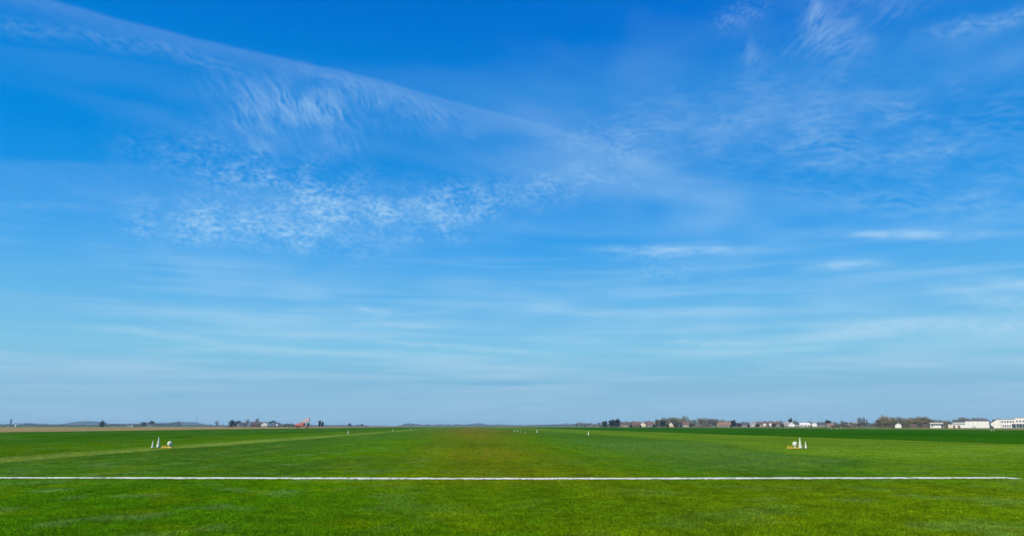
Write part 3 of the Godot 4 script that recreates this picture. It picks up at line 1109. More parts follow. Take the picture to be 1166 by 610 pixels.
func make_far() -> void:
	# blue ridges on the horizon
	for h in [[-3827.2, -3391.2, -6000.0, 45.6, 1.0], [-3261.5, -2834.1, -6500.0, 45.6, 2.0], [-1154.6, 460.2, -7000.0, 15.8, 3.0], [-520.7, -179.3, -7400.0, 35.8, 4.0], [141.2, 1137.8, -7200.0, 34.1, 5.0], [-1119.9, -917.8, -7300.0, 34.5, 6.0], [-5043.5, -4102.3, -6800.0, 28.5, 8.0], [-3092.5, -993.2, -7000.0, 15.8, 9.0]]:
		structure(hill(h[0], h[1], h[2], h[3], 900.0, h[4]), numbered("hill"), M["hillside"])
	# runs of wood and hedge that read as one mass
	hedge("distant_wood", "dark far wood on the horizon at the left edge", -1669.2, -1453.3, -2400.0, 8.9, "leaves_dark", 1, "wood")
	hedge("distant_wood", "low dark hedge line under the blue hill at left", -1339.8, -1192.6, -2200.0, 6.1, "leaves_dark", 2, "wood")
	hedge("distant_wood", "low far hedge right of the round dark bush at left", -1077.2, -975.7, -2000.0, 7.7, "leaves_dark", 3, "wood")
	hedge("distant_wood", "bluish far wood behind the cones at left", -1382.2, -1217.5, -2800.0, 16.8, "leaves_dark", 4, "wood")
	hedge("distant_wood", "thin far hedge between the two thin masts at left", -1314.9, -1110.7, -3000.0, 7.7, "leaves_dark", 5, "wood")
	hedge("distant_wood", "dark blue far wood between the farm and the red machine", -484.4, -423.8, -1500.0, 10.2, "leaves_dark", 6, "wood")
	hedge("distant_wood", "thin far hedge right of the red machine", -698.7, -488.8, -2600.0, 6.3, "leaves_dark", 7, "wood")
	hedge("distant_wood", "long faint tree line on the horizon at the runway end", -634.6, -111.4, -4200.0, 12.0, "leaves_dark", 8, "wood")
	hedge("distant_wood", "faint tree line on the horizon right of the runway end", -106.1, 392.2, -4000.0, 10.6, "leaves_dark", 9, "wood")
	hedge("distant_wood", "grey wood left of the light green tree of the village", 157.8, 234.5, -1900.0, 11.0, "twigs_grey", 10, "wood")
	hedge("hedge", "low grey hedge in front of the left farm", -395.9, -299.1, -1050.0, 2.3, "leaves_olive", 11)
	hedge("hedge", "low pale hedge in front of the village houses", 110.7, 295.6, -960.0, 1.9, "leaves_olive", 12)
	hedge("hedge", "low pale hedge in front of the white houses right of mid village", 264.3, 368.0, -865.0, 1.6, "leaves_olive", 18)
	hedge("hedge", "brown hedge left of the tall thin poplars", 319.0, 347.9, -760.0, 4.9, "twigs_brown", 13)
	hedge("hedge", "reddish low bushes in front of the bare wood", 333.3, 381.1, -690.0, 1.9, "twigs_brown", 14)
	hedge("distant_wood", "grey undergrowth filling the bare wood behind the windsock", 379.8, 460.0, -790.0, 7.7, "twigs_grey", 15, "wood")
	hedge("distant_wood", "bare tree tops behind the long white hangar", 440.8, 484.6, -760.0, 8.6, "twigs_grey", 16, "wood")
	hedge("distant_wood", "far grey wood behind the middle of the village", 154.2, 606.9, -1250.0, 8.9, "twigs_brown", 17, "wood")

func make_village() -> void:
	# left: farms and lone trees
	tree("bush", -647.0, -1200.0, 8.4, 0.75, "leaves_dark", "bush", "round dark bush on the field edge at the far left")
	tree("evergreen", -423.1, -1150.0, 10.4, 1.0, "leaves_dark", "tree", "dark evergreen tree at the left end of the farm")
	tree("evergreen", -418.0, -1160.0, 9.5, 1.1, "leaves_dark", "tree", "second dark evergreen tree at the farm, close behind its first")
	tree("bare", -414.4, -1190.0, 11.5, 0.9, "twigs_grey", "tree", "grey bare tree between the roofs of the left farm")
	tree("bare", -402.7, -1200.0, 13.5, 0.6, "twigs_grey", "tree", "tall thin bare tree behind the reddish barn of the farm")
	tree("evergreen", -278.4, -1100.0, 9.5, 0.5, "leaves_dark", "tree", "left of two slim dark trees beside the red machine")
	tree("evergreen", -276.7, -1110.0, 8.1, 0.5, "leaves_dark", "tree", "right of two slim dark trees beside the red machine")
	tree("bare", -544.1, -1400.0, 11.1, 0.7, "twigs_grey", "tree", "lone grey tree left of the farm")
	tree("evergreen", -512.1, -2400.0, 9.7, 1.2, "leaves_dark", "tree", "small far tree above the left runway cone")
	tree("evergreen", -493.1, -2500.0, 8.4, 1.3, "leaves_dark", "tree", "small far tree right of the one above the runway cone")
	tree("evergreen", -948.1, -2000.0, 15.1, 1.2, "leaves_dark", "tree", "far round tree standing above the left cones")
	tree("evergreen", -968.8, -2000.0, 11.5, 1.3, "leaves_dark", "tree", "far dark tree left of the cones with pale houses below")
	pole(-539.7, -1300.0, 18.0, 0.35, "tall thin grey mast on the left horizon", "mast", "steel")
	pole(-569.0, -1300.0, 8.9, 0.4, "short grey mast left of the tall one", "mast", "steel")
	var tower := thing("water_tower", "small grey tower on the horizon at the far left", "tower", Vector3(-1451.4, 0, -2200.0))
	put(box_mesh(Vector3(-1.3, -0.2, -1.3), Vector3(1.3, 17.5, 1.6)), "shaft", M["slate_roof"], tower)
	put(box_mesh(Vector3(-1.9, 17.5, -1.9), Vector3(1.9, 20.5, 1.9)), "head", M["slate_roof"], tower)
	house(-1302.1, -2000.0, 9.0, 8.0, 5.0, 3.5, 0.2, "white_wall", "grey_roof", "tiny white house in the far wood at the left edge", 1, 3)
	house(-905.1, -1800.0, 10.0, 8.0, 3.5, 3.0, -0.1, "white_wall", "slate_roof", "tiny white house left of the runway cones", 1, 3)
	house(-904.7, -1820.0, 9.0, 8.0, 3.2, 3.5, 0.3, "grey_wall", "slate_roof", "tiny grey house beside the white one left of the cones", 1, 3)
	house(-898.5, -1900.0, 12.0, 9.0, 3.0, 3.0, 0.1, "cream_wall", "brown_roof", "tiny cream house in the trees above the left cones", 0, 3)
	house(-399.7, -1120.0, 8.0, 8.0, 3.4, 3.2, 0.15, "white_wall", "slate_roof", "whitish farm house with slate roof among dark trees", 1, 3)
	house(-393.7, -1125.0, 7.0, 8.0, 3.8, 2.6, 0.0, "grey_wall", "slate_roof", "grey farm shed in the middle of the left farm", 0, 3)
	house(-376.5, -1120.0, 18.0, 9.0, 3.8, 3.6, 0.08, "brown_wall", "brown_roof", "long reddish-brown barn of the left farm", 1, 5)
	house(-357.7, -1100.0, 7.5, 9.0, 4.2, 3.2, 1.35, "white_wall", "brown_roof", "white gable house at the right end of the left farm", 1, 3)
	house(-384.2, -1250.0, 5.0, 6.0, 4.5, 2.0, 0.3, "white_wall", "slate_roof", "small white house in the dark wood right of the farm", 0, 3)
	tipper(-187.4, -680.0)
	# right: the village, from left to right
	tree("evergreen", 122.2, -1000.0, 8.1, 0.95, "leaves_fresh", "tree", "light yellow-green tree at the village's left end")
	tree("evergreen", 134.1, -1020.0, 9.4, 1.25, "leaves_dark", "tree", "dark rounded tree right of the light green one")
	tree("evergreen", 143.9, -1040.0, 10.8, 1.0, "leaves_dark", "tree", "tallest dark rounded tree at the village's left end")
	house(148.8, -1000.0, 10.5, 9.0, 2.9, 3.4, 0.05, "cream_wall", "brown_roof", "cream bungalow with brown roof right of the dark trees", 1, 4)
	house(168.7, -1030.0, 11.5, 10.0, 3.0, 4.4, 0.1, "brown_wall", "red_roof", "house with large reddish roof and dark walls in the village", 1, 4)
	house(171.2, -990.0, 6.5, 8.0, 3.6, 3.0, 1.3, "cream_wall", "brown_roof", "narrow bright cream gable house in the village", 1, 3)
	house(183.4, -1010.0, 10.0, 9.0, 3.0, 4.2, -0.05, "grey_wall", "red_roof", "grey house with red-brown roof right of the cream gable", 1, 4)
	tree("evergreen", 202.3, -1060.0, 10.5, 0.7, "leaves_dark", "tree", "dark slender tree right of the red-brown roofs")
	tree("evergreen", 198.3, -1000.0, 9.0, 1.1, "leaves_dark", "tree", "broad dark tree left of the pale pointed gable")
	tree("bare", 217.5, -1090.0, 13.2, 1.0, "twigs_grey", "tree", "grey bare tree behind the broad dark tree")
	house(209.3, -1000.0, 7.0, 8.0, 1.8, 5.0, 1.45, "cream_wall", "brown_roof", "pale house with steep pointed gable below bare trees", 0, 3)
	tree("bare", 224.6, -1070.0, 13.4, 1.15, "twigs_brown", "tree", "tall brown bare tree above the pointed gable")
	tree("bare", 231.6, -1060.0, 12.6, 1.1, "twigs_brown", "tree", "brown bare tree right of the pointed gable")
	house(228.3, -1000.0, 8.5, 8.0, 3.2, 4.4, 0.05, "white_wall", "red_roof", "white house with red roof below a tall green tree", 1, 3)
	tree("bare", 239.1, -1050.0, 14.9, 0.7, "leaves_olive", "tree", "tallest olive-green tree, behind the red-roofed white house")
	tree("bush", 233.5, -990.0, 4.0, 0.9, "twigs_grey", "bush", "grey bush right of the red-roofed white house")
	tree("bare", 247.1, -1030.0, 10.2, 0.9, "leaves_olive", "tree", "yellowish bare tree left of the white post")
	tree("bare", 261.6, -1060.0, 12.6, 1.0, "twigs_brown", "tree", "reddish-brown bare tree behind the white post")
	pole(242.4, -980.0, 6.9, 0.45, "pale thick post in front of the reddish-brown tree", "post", "cream_wall")
	var row := "trees of the grey bare row"
	tree("bare", 273.4, -1080.0, 11.8, 1.25, "twigs_grey", "tree", "grey bare tree in the close row left of the orange roofs", row)
	tree("bare", 276.4, -1070.0, 12.2, 1.25, "twigs_grey", "tree", "grey bare tree in the close row left of the orange roofs", row)
	tree("bare", 285.9, -1085.0, 11.6, 1.25, "twigs_grey", "tree", "grey bare tree in the close row left of the orange roofs", row)
	tree("bare", 288.2, -1075.0, 11.4, 1.25, "twigs_grey", "tree", "grey bare tree in the close row left of the orange roofs", row)
	tree("bare", 294.5, -1080.0, 10.1, 1.25, "twigs_grey", "tree", "grey bare tree in the close row left of the orange roofs", row)
	house(284.2, -1010.0, 13.0, 9.0, 2.8, 3.8, 0.04, "grey_wall", "orange_roof", "low house with wide orange roof right of the bare row", 1, 4)
	house(284.8, -1040.0, 6.0, 8.0, 3.0, 4.0, 0.2, "cream_wall", "orange_roof", "small orange-roofed house at the end of the bare row", 1, 3)
	tree("evergreen", 299.9, -1030.0, 9.5, 0.9, "leaves_dark", "tree", "dark tree right of the wide orange roof")
	tree("bush", 292.7, -980.0, 4.2, 0.9, "twigs_grey", "bush", "grey bush between the dark tree and the white house")
	house(325.1, -1060.0, 9.0, 8.0, 3.0, 3.8, 0.0, "grey_wall", "slate_roof", "grey house with slate roof left of the white one", 1, 3)
	house(304.4, -960.0, 7.5, 8.0, 3.4, 2.2, 0.1, "white_wall", "grey_roof", "small white house with pale grey roof in mid village", 0, 3)
	house(319.8, -980.0, 9.0, 8.0, 3.0, 3.2, -0.05, "cream_wall", "brown_roof", "cream house with brown roof beside the small white one", 1, 3)
	house(317.5, -955.0, 3.4, 8.0, 5.2, 2.2, 0.0, "white_wall", "brown_roof", "left of two tall narrow white gables", 0, 2)
	house(332.2, -985.0, 8.0, 8.0, 3.2, 3.8, 0.0, "brown_wall", "brown_roof", "brown house between the two tall white gables", 1, 3)
	house(323.2, -950.0, 3.4, 8.0, 5.4, 2.2, 0.0, "white_wall", "red_roof", "right of two tall narrow white gables", 0, 2)
	house(338.4, -975.0, 10.0, 8.0, 3.4, 3.4, 0.05, "grey_wall", "brown_roof", "grey house with brown roof right of the white gables", 2, 4)
	tree("bush", 337.4, -950.0, 3.6, 0.9, "leaves_olive", "bush", "olive bush left of the grey building with a dark tree")
	tree("evergreen", 366.5, -1000.0, 11.3, 0.55, "leaves_dark", "tree", "dark flat-topped tree rising above the grey roofs")
	house(337.8, -930.0, 10.0, 9.0, 3.6, 2.6, 0.0, "grey_wall", "grey_roof", "pale grey house below the dark flat-topped tree", 1, 4)
	house(336.6, -915.0, 4.4, 8.0, 3.2, 3.0, 1.5, "white_wall", "grey_roof", "white gable below the dark flat-topped tree", 0, 2)
	house(352.3, -940.0, 6.0, 8.0, 3.6, 2.2, 0.0, "grey_wall", "slate_roof", "dark slate-roofed shed left of the white hall", 0, 2)
	house(346.6, -900.0, 12.0, 12.0, 3.0, 2.2, 0.1, "white_wall", "white_wall", "low white hall with white roof in the village", 0, 3)
	tree("bush", 366.8, -930.0, 4.4, 0.8, "twigs_grey", "bush", "grey bush right of the low white hall")
	house(358.0, -900.0, 4.0, 6.0, 4.2, 1.6, 1.5, "white_wall", "grey_roof", "very small white hut right of the low white hall", 0, 2)
	house(374.5, -920.0, 10.0, 8.0, 3.0, 3.0, 0.0, "grey_wall", "slate_roof", "blue-grey house left of the round dark tree", 1, 4)
	tree("evergreen", 387.1, -930.0, 8.3, 1.1, "leaves_dark", "tree", "round dark tree above the orange and white house")
	house(368.3, -880.0, 8.0, 8.0, 2.4, 2.0, 0.0, "white_wall", "orange_roof", "low white house with orange roof at the village's right end", 1, 3)
	tree("bare", 356.5, -820.0, 7.5, 0.6, "twigs_grey", "tree", "slim grey tree standing in the brown hedge")
	tree("bush", 144.8, -930.0, 3.3, 0.81, "twigs_brown", "bush", "grey bush between the cream bungalow and the red-roofed house")
	tree("bush", 157.1, -930.0, 2.9, 0.70, "twigs_grey", "bush", "olive bush at the foot of the red-roofed house")
	tree("bush", 173.7, -930.0, 3.4, 0.73, "twigs_grey", "bush", "grey bush right of the second red-brown roof")
	tree("bush", 189.8, -930.0, 3.5, 0.98, "twigs_grey", "bush", "low bush left of the steep pointed gable")
	tree("bush", 200.5, -930.0, 3.8, 0.98, "leaves_olive", "bush", "low bush right of the steep pointed gable")
	tree("bush", 207.0, -930.0, 3.3, 0.87, "twigs_grey", "bush", "bush against the left wall of the white red-roofed house")
	tree("bush", 267.6, -930.0, 2.9, 0.74, "leaves_olive", "bush", "bush at the right end of the wide orange roof")
	tree("bush", 289.5, -930.0, 3.4, 0.73, "twigs_grey", "bush", "small bush left of the small white house")
	tree("bush", 300.3, -930.0, 3.7, 1.05, "twigs_grey", "bush", "small bush right of the small white house")
	tree("bush", 320.1, -930.0, 4.1, 0.97, "leaves_olive", "bush", "bush right of the tall white gables")
	tree("bare", 381.1, -1080.0, 9.1, 1.27, "twigs_brown", "tree", "small bare tree left of the pale grey house")
	tree("bare", 402.3, -1080.0, 9.2, 1.12, "leaves_olive", "tree", "small bare tree behind the white gable and shed")
	tree("bare", 422.8, -1080.0, 8.5, 1.06, "leaves_olive", "tree", "small bare tree at the right end of the white hall")
	tree("bush", 373.2, -930.0, 4.0, 0.72, "twigs_brown", "bush", "bush left of the blue-grey house")
	tree("bush", 383.9, -930.0, 3.2, 0.76, "twigs_brown", "bush", "bush right of the blue-grey house")
	tree("bare", 352.5, -1080.0, 8.4, 1.27, "twigs_grey", "tree", "small bare tree behind the cream house with brown roof")
	tree("bare", 170.6, -1080.0, 8.2, 1.00, "twigs_grey", "tree", "bare tree behind the cream bungalow")
	tree("bare", 193.0, -1080.0, 9.1, 1.27, "leaves_olive", "tree", "bare tree behind the bright cream gable")
	# bare poplars and the wood
	tree("poplar", 328.3, -720.0, 10.0, 1.0, "twigs_brown", "poplar_tree", "leftmost of five tall thin bare poplars left of the windsock", "bare poplars left of the windsock")
	tree("poplar", 331.6, -723.0, 10.7, 1.0, "twigs_grey", "poplar_tree", "second of five tall thin bare poplars left of the windsock", "bare poplars left of the windsock")
	tree("poplar", 335.0, -726.0, 10.0, 1.0, "twigs_brown", "poplar_tree", "middle of five tall thin bare poplars left of the windsock", "bare poplars left of the windsock")
	tree("poplar", 338.3, -729.0, 11.0, 1.0, "twigs_grey", "poplar_tree", "fourth of five tall thin bare poplars left of the windsock", "bare poplars left of the windsock")
	tree("poplar", 342.0, -732.0, 9.2, 1.0, "twigs_brown", "poplar_tree", "rightmost of five tall thin bare poplars left of the windsock", "bare poplars left of the windsock")
	tree("bare", 372.4, -769.0, 8.1, 1.21, "leaves_olive", "tree", "bare spring tree in the wood between the windsock and the white buildings", "trees of the bare wood")
	tree("bare", 380.4, -780.0, 10.4, 1.24, "twigs_brown", "tree", "bare spring tree in the wood between the windsock and the white buildings", "trees of the bare wood")
	tree("bare", 382.6, -779.0, 12.1, 1.18, "twigs_brown", "tree", "bare spring tree in the wood between the windsock and the white buildings", "trees of the bare wood")
	tree("bare", 390.2, -787.0, 10.5, 0.99, "twigs_brown", "tree", "bare spring tree in the wood between the windsock and the white buildings", "trees of the bare wood")
	tree("bare", 380.3, -760.0, 9.7, 1.08, "twigs_brown", "tree", "bare spring tree in the wood between the windsock and the white buildings", "trees of the bare wood")
	tree("bare", 371.7, -736.0, 9.4, 0.95, "twigs_brown", "tree", "bare spring tree in the wood between the windsock and the white buildings", "trees of the bare wood")
	tree("bare", 378.7, -743.0, 10.0, 1.05, "twigs_grey", "tree", "bare spring tree in the wood between the windsock and the white buildings", "trees of the bare wood")
	tree("bare", 405.2, -788.0, 10.0, 1.01, "twigs_grey", "tree", "bare spring tree in the wood between the windsock and the white buildings", "trees of the bare wood")
	tree("bare", 405.2, -781.0, 9.5, 1.00, "twigs_brown", "tree", "bare spring tree in the wood between the windsock and the white buildings", "trees of the bare wood")
	tree("bare", 402.6, -769.0, 9.8, 0.99, "twigs_grey", "tree", "bare spring tree in the wood between the windsock and the white buildings", "trees of the bare wood")
	tree("bare", 385.5, -730.0, 9.0, 1.02, "twigs_brown", "tree", "bare spring tree in the wood between the windsock and the white buildings", "trees of the bare wood")
	tree("bare", 395.8, -743.0, 9.8, 1.26, "twigs_brown", "tree", "bare spring tree in the wood between the windsock and the white buildings", "trees of the bare wood")
	tree("bare", 401.9, -748.0, 10.4, 1.29, "leaves_olive", "tree", "bare spring tree in the wood between the windsock and the white buildings", "trees of the bare wood")
	tree("bare", 414.0, -764.0, 10.6, 1.01, "twigs_brown", "tree", "bare spring tree in the wood between the windsock and the white buildings", "trees of the bare wood")
	tree("bare", 423.0, -774.0, 10.0, 1.29, "twigs_brown", "tree", "bare spring tree in the wood between the windsock and the white buildings", "trees of the bare wood")
	tree("bare", 434.7, -787.0, 8.7, 1.05, "twigs_grey", "tree", "bare spring tree in the wood between the windsock and the white buildings", "trees of the bare wood")
	tree("bare", 420.2, -753.0, 7.5, 1.01, "twigs_grey", "tree", "bare spring tree in the wood between the windsock and the white buildings", "trees of the bare wood")
	tree("bare", 416.7, -739.0, 7.3, 0.97, "leaves_olive", "tree", "bare spring tree in the wood between the windsock and the white buildings", "trees of the bare wood")
	tree("bare", 426.6, -749.0, 7.1, 1.16, "twigs_brown", "tree", "bare spring tree in the wood between the windsock and the white buildings", "trees of the bare wood")
	tree("bare", 445.9, -775.0, 7.0, 0.97, "leaves_olive", "tree", "bare spring tree in the wood between the windsock and the white buildings", "trees of the bare wood")
	tree("bare", 343.9, -709.0, 6.4, 1.07, "leaves_olive", "tree", "bare spring tree in the wood between the windsock and the white buildings", "trees of the bare wood")
	tree("bare", 346.2, -705.0, 7.2, 1.38, "twigs_brown", "tree", "bare spring tree in the wood between the windsock and the white buildings", "trees of the bare wood")
	tree("bare", 353.6, -712.0, 7.4, 1.15, "twigs_grey", "tree", "bare spring tree in the wood between the windsock and the white buildings", "trees of the bare wood")
	tree("bare", 352.1, -700.0, 6.4, 1.25, "leaves_olive", "tree", "bare spring tree in the wood between the windsock and the white buildings", "trees of the bare wood")
	tree("bare", 358.2, -703.0, 5.9, 1.14, "twigs_grey", "tree", "bare spring tree in the wood between the windsock and the white buildings", "trees of the bare wood")
	tree("bare", 367.9, -716.0, 6.9, 1.04, "twigs_grey", "tree", "bare spring tree in the wood between the windsock and the white buildings", "trees of the bare wood")
	tree("bare", 377.4, -725.0, 6.8, 1.01, "leaves_olive", "tree", "bare spring tree in the wood between the windsock and the white buildings", "trees of the bare wood")
	tree("bare", 369.8, -702.0, 6.9, 1.37, "leaves_olive", "tree", "bare spring tree in the wood between the windsock and the white buildings", "trees of the bare wood")
	tree("bare", 383.5, -722.0, 6.4, 1.27, "leaves_olive", "tree", "bare spring tree in the wood between the windsock and the white buildings", "trees of the bare wood")
	tree("bare", 389.2, -725.0, 7.3, 1.29, "leaves_olive", "tree", "bare spring tree in the wood between the windsock and the white buildings", "trees of the bare wood")
	tree("bare", 388.0, -715.0, 7.1, 1.03, "twigs_brown", "tree", "bare spring tree in the wood between the windsock and the white buildings", "trees of the bare wood")
	tree("bare", 390.9, -712.0, 7.3, 1.33, "leaves_olive", "tree", "bare spring tree in the wood between the windsock and the white buildings", "trees of the bare wood")
	tree("bare", 441.1, -747.0, 8.2, 0.98, "twigs_grey", "tree", "bare tree top showing above the roof of the white hangar", "bare trees behind the hangar")
	tree("bare", 445.4, -744.0, 8.9, 0.91, "twigs_grey", "tree", "bare tree top showing above the roof of the white hangar", "bare trees behind the hangar")
	tree("bare", 449.2, -759.0, 9.4, 0.94, "twigs_grey", "tree", "bare tree top showing above the roof of the white hangar", "bare trees behind the hangar")
	tree("bare", 453.1, -758.0, 9.7, 0.82, "twigs_grey", "tree", "bare tree top showing above the roof of the white hangar", "bare trees behind the hangar")
	tree("bare", 456.5, -740.0, 9.9, 1.07, "twigs_grey", "tree", "bare tree top showing above the roof of the white hangar", "bare trees behind the hangar")
	tree("bare", 460.3, -755.0, 9.7, 0.88, "twigs_grey", "tree", "bare tree top showing above the roof of the white hangar", "bare trees behind the hangar")
	tree("bare", 464.2, -747.0, 9.0, 0.86, "twigs_grey", "tree", "bare tree top showing above the roof of the white hangar", "bare trees behind the hangar")
	tree("bare", 468.0, -755.0, 7.5, 0.96, "twigs_grey", "tree", "bare tree top showing above the roof of the white hangar", "bare trees behind the hangar")
	tree("bare", 204.0, -1050.0, 10.5, 1.24, "twigs_brown", "tree", "brown bare tree left of the broad dark tree")
	tree("bare", 214.9, -1050.0, 12.3, 1.20, "twigs_brown", "tree", "brown bare tree between the broad dark tree and the pointed gable")
	tree("bare", 224.6, -1050.0, 13.2, 1.32, "leaves_olive", "tree", "olive bare tree directly above the pointed gable's right side")
	tree("bare", 234.3, -1050.0, 11.7, 1.16, "twigs_brown", "tree", "brown bare tree left of the red roof below the tallest tree")
	tree("bare", 245.8, -1050.0, 10.5, 1.14, "twigs_brown", "tree", "brown bare tree right of the red roof below the tallest tree")
	tree("bare", 291.2, -1050.0, 9.9, 1.33, "twigs_brown", "tree", "brown bare tree behind the small orange-roofed house")
	tree("bare", 299.1, -1050.0, 8.7, 1.20, "twigs_brown", "tree", "brown bare tree behind the wide orange roof")
	tree("bare", 262.8, -1050.0, 12.0, 1.10, "twigs_brown", "tree", "brown bare tree just right of the pale thick post")
	tree("bare", 355.2, -745.0, 5.0, 1.25, "twigs_grey", "tree", "bare spring tree in the wood between the windsock and the white buildings", "trees of the bare wood")
	tree("bare", 358.6, -745.0, 6.6, 1.25, "twigs_grey", "tree", "bare spring tree in the wood between the windsock and the white buildings", "trees of the bare wood")
	house(340.7, -670.0, 4.2, 5.0, 2.6, 1.6, 1.4, "white_wall", "grey_roof", "tiny white hut in front of the bare wood", 0, 2)
	house(359.1, -680.0, 6.0, 5.0, 1.8, 1.2, 0.0, "brown_wall", "red_roof", "low red-brown shed in front of the bare wood", 0, 3)
	house(358.4, -660.0, 4.0, 5.0, 1.8, 1.0, 0.0, "brown_wall", "brown_roof", "low brown shed left of the white flat building", 0, 2)

func make_airfield_buildings() -> void:
	var o := pole(307.2, -640.0, 6.5, 0.14, "white windsock pole left of the bare wood", "windsock", "white_wall")
	var st := start()
	tube(st, Vector3(0.15, 5.9, 0), Vector3(1.9, 5.5, 0), 0.75, 0.5, 14)
	put(st.commit(), "sock", M["white_wall"], o)
	pole(345.0, -640.0, 6.7, 0.16, "white pole in front of the bare wood", "pole", "white_wall")
	# white flat building left of the hangars
	var fb := flat_building("club_shed", "flat white building with grey band, left of the hangars", 346.3, -620.0, 9.4, 8.0, 4.0, "white_wall", "white_wall", [["door", 3.2, 0.0, 4.5, 2.7, "glass"], ["window", -3.8, 1.0, -2.6, 2.0, "glass"], ["band", -4.6, 2.75, 4.6, 3.15, "grey_wall"]])
	put(box_mesh(Vector3(-4.75, 3.2, 0.05), Vector3(4.75, 3.4, 1.2)), "canopy", M["grey_roof"], fb)
	flat_building("garage_row", "low white garage row in front of the dark-roofed hall", 352.2, -605.0, 9.0, 6.0, 2.5, "white_wall", "white_wall", [["door", -4.0, 0.0, -2.2, 2.0, "cream_wall"], ["door", -1.2, 0.0, 0.4, 2.0, "brick"], ["door", 2.0, 0.0, 3.8, 2.0, "brown_wall"]])
	var hall := thing("hangar", "long pale hall with dark roof behind the white hangar", "hangar", Vector3(386.6, 0, -640.0), -0.55, "white buildings beside the airfield")
	put(box_mesh(Vector3(-13, -0.2, -10), Vector3(13, 5.0, 0)), "wall", M["white_wall"], hall)
	st = start()
	extrude(st, [[Vector3(-13.4, 4.9, 0.4), Vector3(-13.4, 6.8, -5), Vector3(-13.4, 4.9, -10.4)], [Vector3(13.4, 4.9, 0.4), Vector3(13.4, 6.8, -5), Vector3(13.4, 4.9, -10.4)]])
	put(st.commit(), "roof", M["slate_roof"], hall)
	for i in 9:
		put(box_mesh(Vector3(-12.4 + i * 1.4, 2.8, -0.05), Vector3(-11.4 + i * 1.4, 3.9, 0.05)), "window", M["glass"], hall)
	var big := thing("hangar", "large plain white hangar, brightest block on the right", "hangar", Vector3(367.3, 0, -600.0), -0.55, "white buildings beside the airfield")
	var hw := 8.0
	var top := 5.3
	put(box_mesh(Vector3(-hw, -0.2, -14), Vector3(hw, top, 0)), "wall", M["white_wall"], big)
	put(box_mesh(Vector3(-hw - 0.2, top, -14.2), Vector3(hw + 0.2, top + 0.3, 0.2)), "roof", M["grey_roof"], big)
	for i in 6:
		put(box_mesh(Vector3(-hw + 0.3 + i * 2.6, 0.1, 0.02), Vector3(-hw + 2.66 + i * 2.6, top - 0.7, 0.14)), "door_panel", M["white_wall"], big)
	put(box_mesh(Vector3(-3.6, 0.0, 0.1), Vector3(-1.2, 1.4, 0.3)), "gate", M["grey_wall"], big)
	# the low-gabled hall beside it
	var gab := thing("hangar", "white hall with sloping roof between hangar and club house", "hangar", Vector3(381.4, 0, -596.0), -0.55, "white buildings beside the airfield")
	st = start()
	var ge := 3.1
	var gt := 7.2
	extrude(st, [[Vector3(-6.4, -0.2, 0), Vector3(6.4, -0.2, 0), Vector3(6.4, ge, 0), Vector3(0, gt, 0), Vector3(-6.4, ge, 0)], [Vector3(-6.4, -0.2, -16), Vector3(6.4, -0.2, -16), Vector3(6.4, ge, -16), Vector3(0, gt, -16), Vector3(-6.4, ge, -16)]])
	put(st.commit(), "wall", M["white_wall"], gab)
	st = start()
	for s in [-1.0, 1.0]:
		extrude(st, [[Vector3(0, gt + 0.02, 0.3), Vector3(s * 6.7, ge - 0.15, 0.3), Vector3(s * 6.7, ge + 0.1, 0.3), Vector3(0, gt + 0.3, 0.3)], [Vector3(0, gt + 0.02, -16.3), Vector3(s * 6.7, ge - 0.15, -16.3), Vector3(s * 6.7, ge + 0.1, -16.3), Vector3(0, gt + 0.3, -16.3)]])
	put(st.commit(), "roof", M["slate_roof"], gab)
	put(box_mesh(Vector3(-5.2, 0, -0.1), Vector3(-3.4, 1.4, 0.06)), "door", M["glass"], gab)
	# club house
	var club := thing("club_house", "white two-storey club house with a row of dark windows at the right edge", "building", Vector3(376.3, 0, -585.0), -0.55, "white buildings beside the airfield")
	var t1 := 6.7
	var t2 := 7.8
	put(box_mesh(Vector3(0, -0.2, -10), Vector3(9.6, t1, 0)), "wall", M["white_wall"], club)
	put(box_mesh(Vector3(9.6, -0.2, -10), Vector3(44, t2, 0.3)), "wall", M["white_wall"], club)
	put(box_mesh(Vector3(-0.3, t1, -10.3), Vector3(9.59, t1 + 0.25, 0.3)), "roof", M["grey_roof"], club)
	put(box_mesh(Vector3(9.6, t2, -10.3), Vector3(44.3, t2 + 0.25, 0.6)), "roof", M["grey_roof"], club)
	var arch := start()
	extrude(arch, [[Vector3(-0.5, 0, 0), Vector3(0.5, 0, 0), Vector3(0.5, 0.9, 0), Vector3(0.35, 1.2, 0), Vector3(0, 1.35, 0), Vector3(-0.35, 1.2, 0), Vector3(-0.5, 0.9, 0)], [Vector3(-0.5, 0, -0.12), Vector3(0.5, 0, -0.12), Vector3(0.5, 0.9, -0.12), Vector3(0.35, 1.2, -0.12), Vector3(0, 1.35, -0.12), Vector3(-0.35, 1.2, -0.12), Vector3(-0.5, 0.9, -0.12)]])
	var am := arch.commit()
	for i in 5:
		put(am, "window", M["glass"], club, Vector3(1.1 + i * 1.75, 4.2, 0.06))
	for i in 16:
		put(am, "window", M["glass"], club, Vector3(10.6 + i * 1.95, 4.5, 0.36))
	for i in 4:
		put(box_mesh(Vector3(0.9 + i * 1.5, 0.9, -0.05), Vector3(1.8 + i * 1.5, 2.3, 0.05)), "window", M["glass"], club)
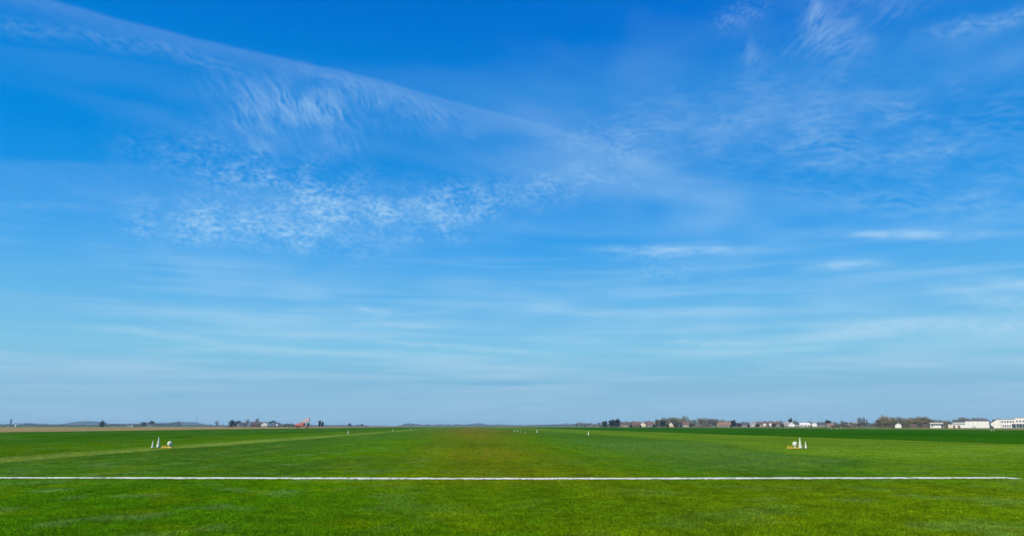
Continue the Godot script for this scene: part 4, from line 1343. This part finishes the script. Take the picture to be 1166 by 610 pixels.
	put(box_mesh(Vector3(7.0, 0.2, 0.0), Vector3(9.5, 3.2, 0.08)), "glazing", M["glass"], club)
	put(box_mesh(Vector3(9.8, 0.2, 0.3), Vector3(43.6, 3.2, 0.38)), "glazing", M["glass"], club)
	for i in 15:
		put(box_mesh(Vector3(11.4 + i * 2.2, 0.1, 0.38), Vector3(11.55 + i * 2.2, 3.25, 0.5)), "mullion", M["white_wall"], club)
	put(box_mesh(Vector3(-0.2, -0.1, 0.6), Vector3(44.0, 0.35, 2.6)), "terrace", M["grey_wall"], club)

func make_markers() -> void:
	marker_cone(-26.61, -57.51, 0.78, "tall white cone beside the left yellow light unit")
	marker_cone(-26.40, -56.16, 0.56, "short white cone at the left end of the left group")
	light_unit(-25.11, -55.73, 0.16, 0.80, "yellow light unit with white globe right of the left cones")
	marker_cone(20.70, -54.88, 0.78, "tall white cone beside the right yellow light unit")
	marker_cone(21.09, -54.88, 0.53, "short white cone at the right end of the right group")
	light_unit(20.03, -54.46, 0.14, 0.86, "yellow light unit with white globe left of the right cones")
	marker_cone(-33.25, -154.46, 0.72, "nearest lone white cone along the left runway edge")
	marker_cone(-37.65, -240.67, 0.72, "second lone white cone along the left runway edge")
	marker_cone(-40.26, -302.03, 0.72, "farthest lone white cone along the left runway edge")
	marker_cone(13.47, -134.11, 0.74, "nearest lone white cone along the right runway edge")
	marker_cone(6.16, -186.91, 0.80, "second lone white cone along the right runway edge")
	for q in [[0.60, -208.86, 0.6], [1.58, -221.89, 0.62], [2.14, -197.27, 0.45], [2.88, -169.14, 0.4]]:
		marker_cone(q[0], q[1], q[2], "tiny pale cone in the far cluster right of the worn runway middle")
	for q in [[141.95, -337.94, 0.5], [141.05, -330.09, 0.5], [146.04, -337.94, 0.5]]:
		marker_cone(q[0], q[1], q[2] + 0.2, "one of three tiny pale cones in the crop below the poplars")
	marker_cone(144.20, -229.04, 0.62, "left of two tiny white cones below the white hangar")
	marker_cone(144.94, -229.04, 0.62, "right of two tiny white cones below the white hangar")
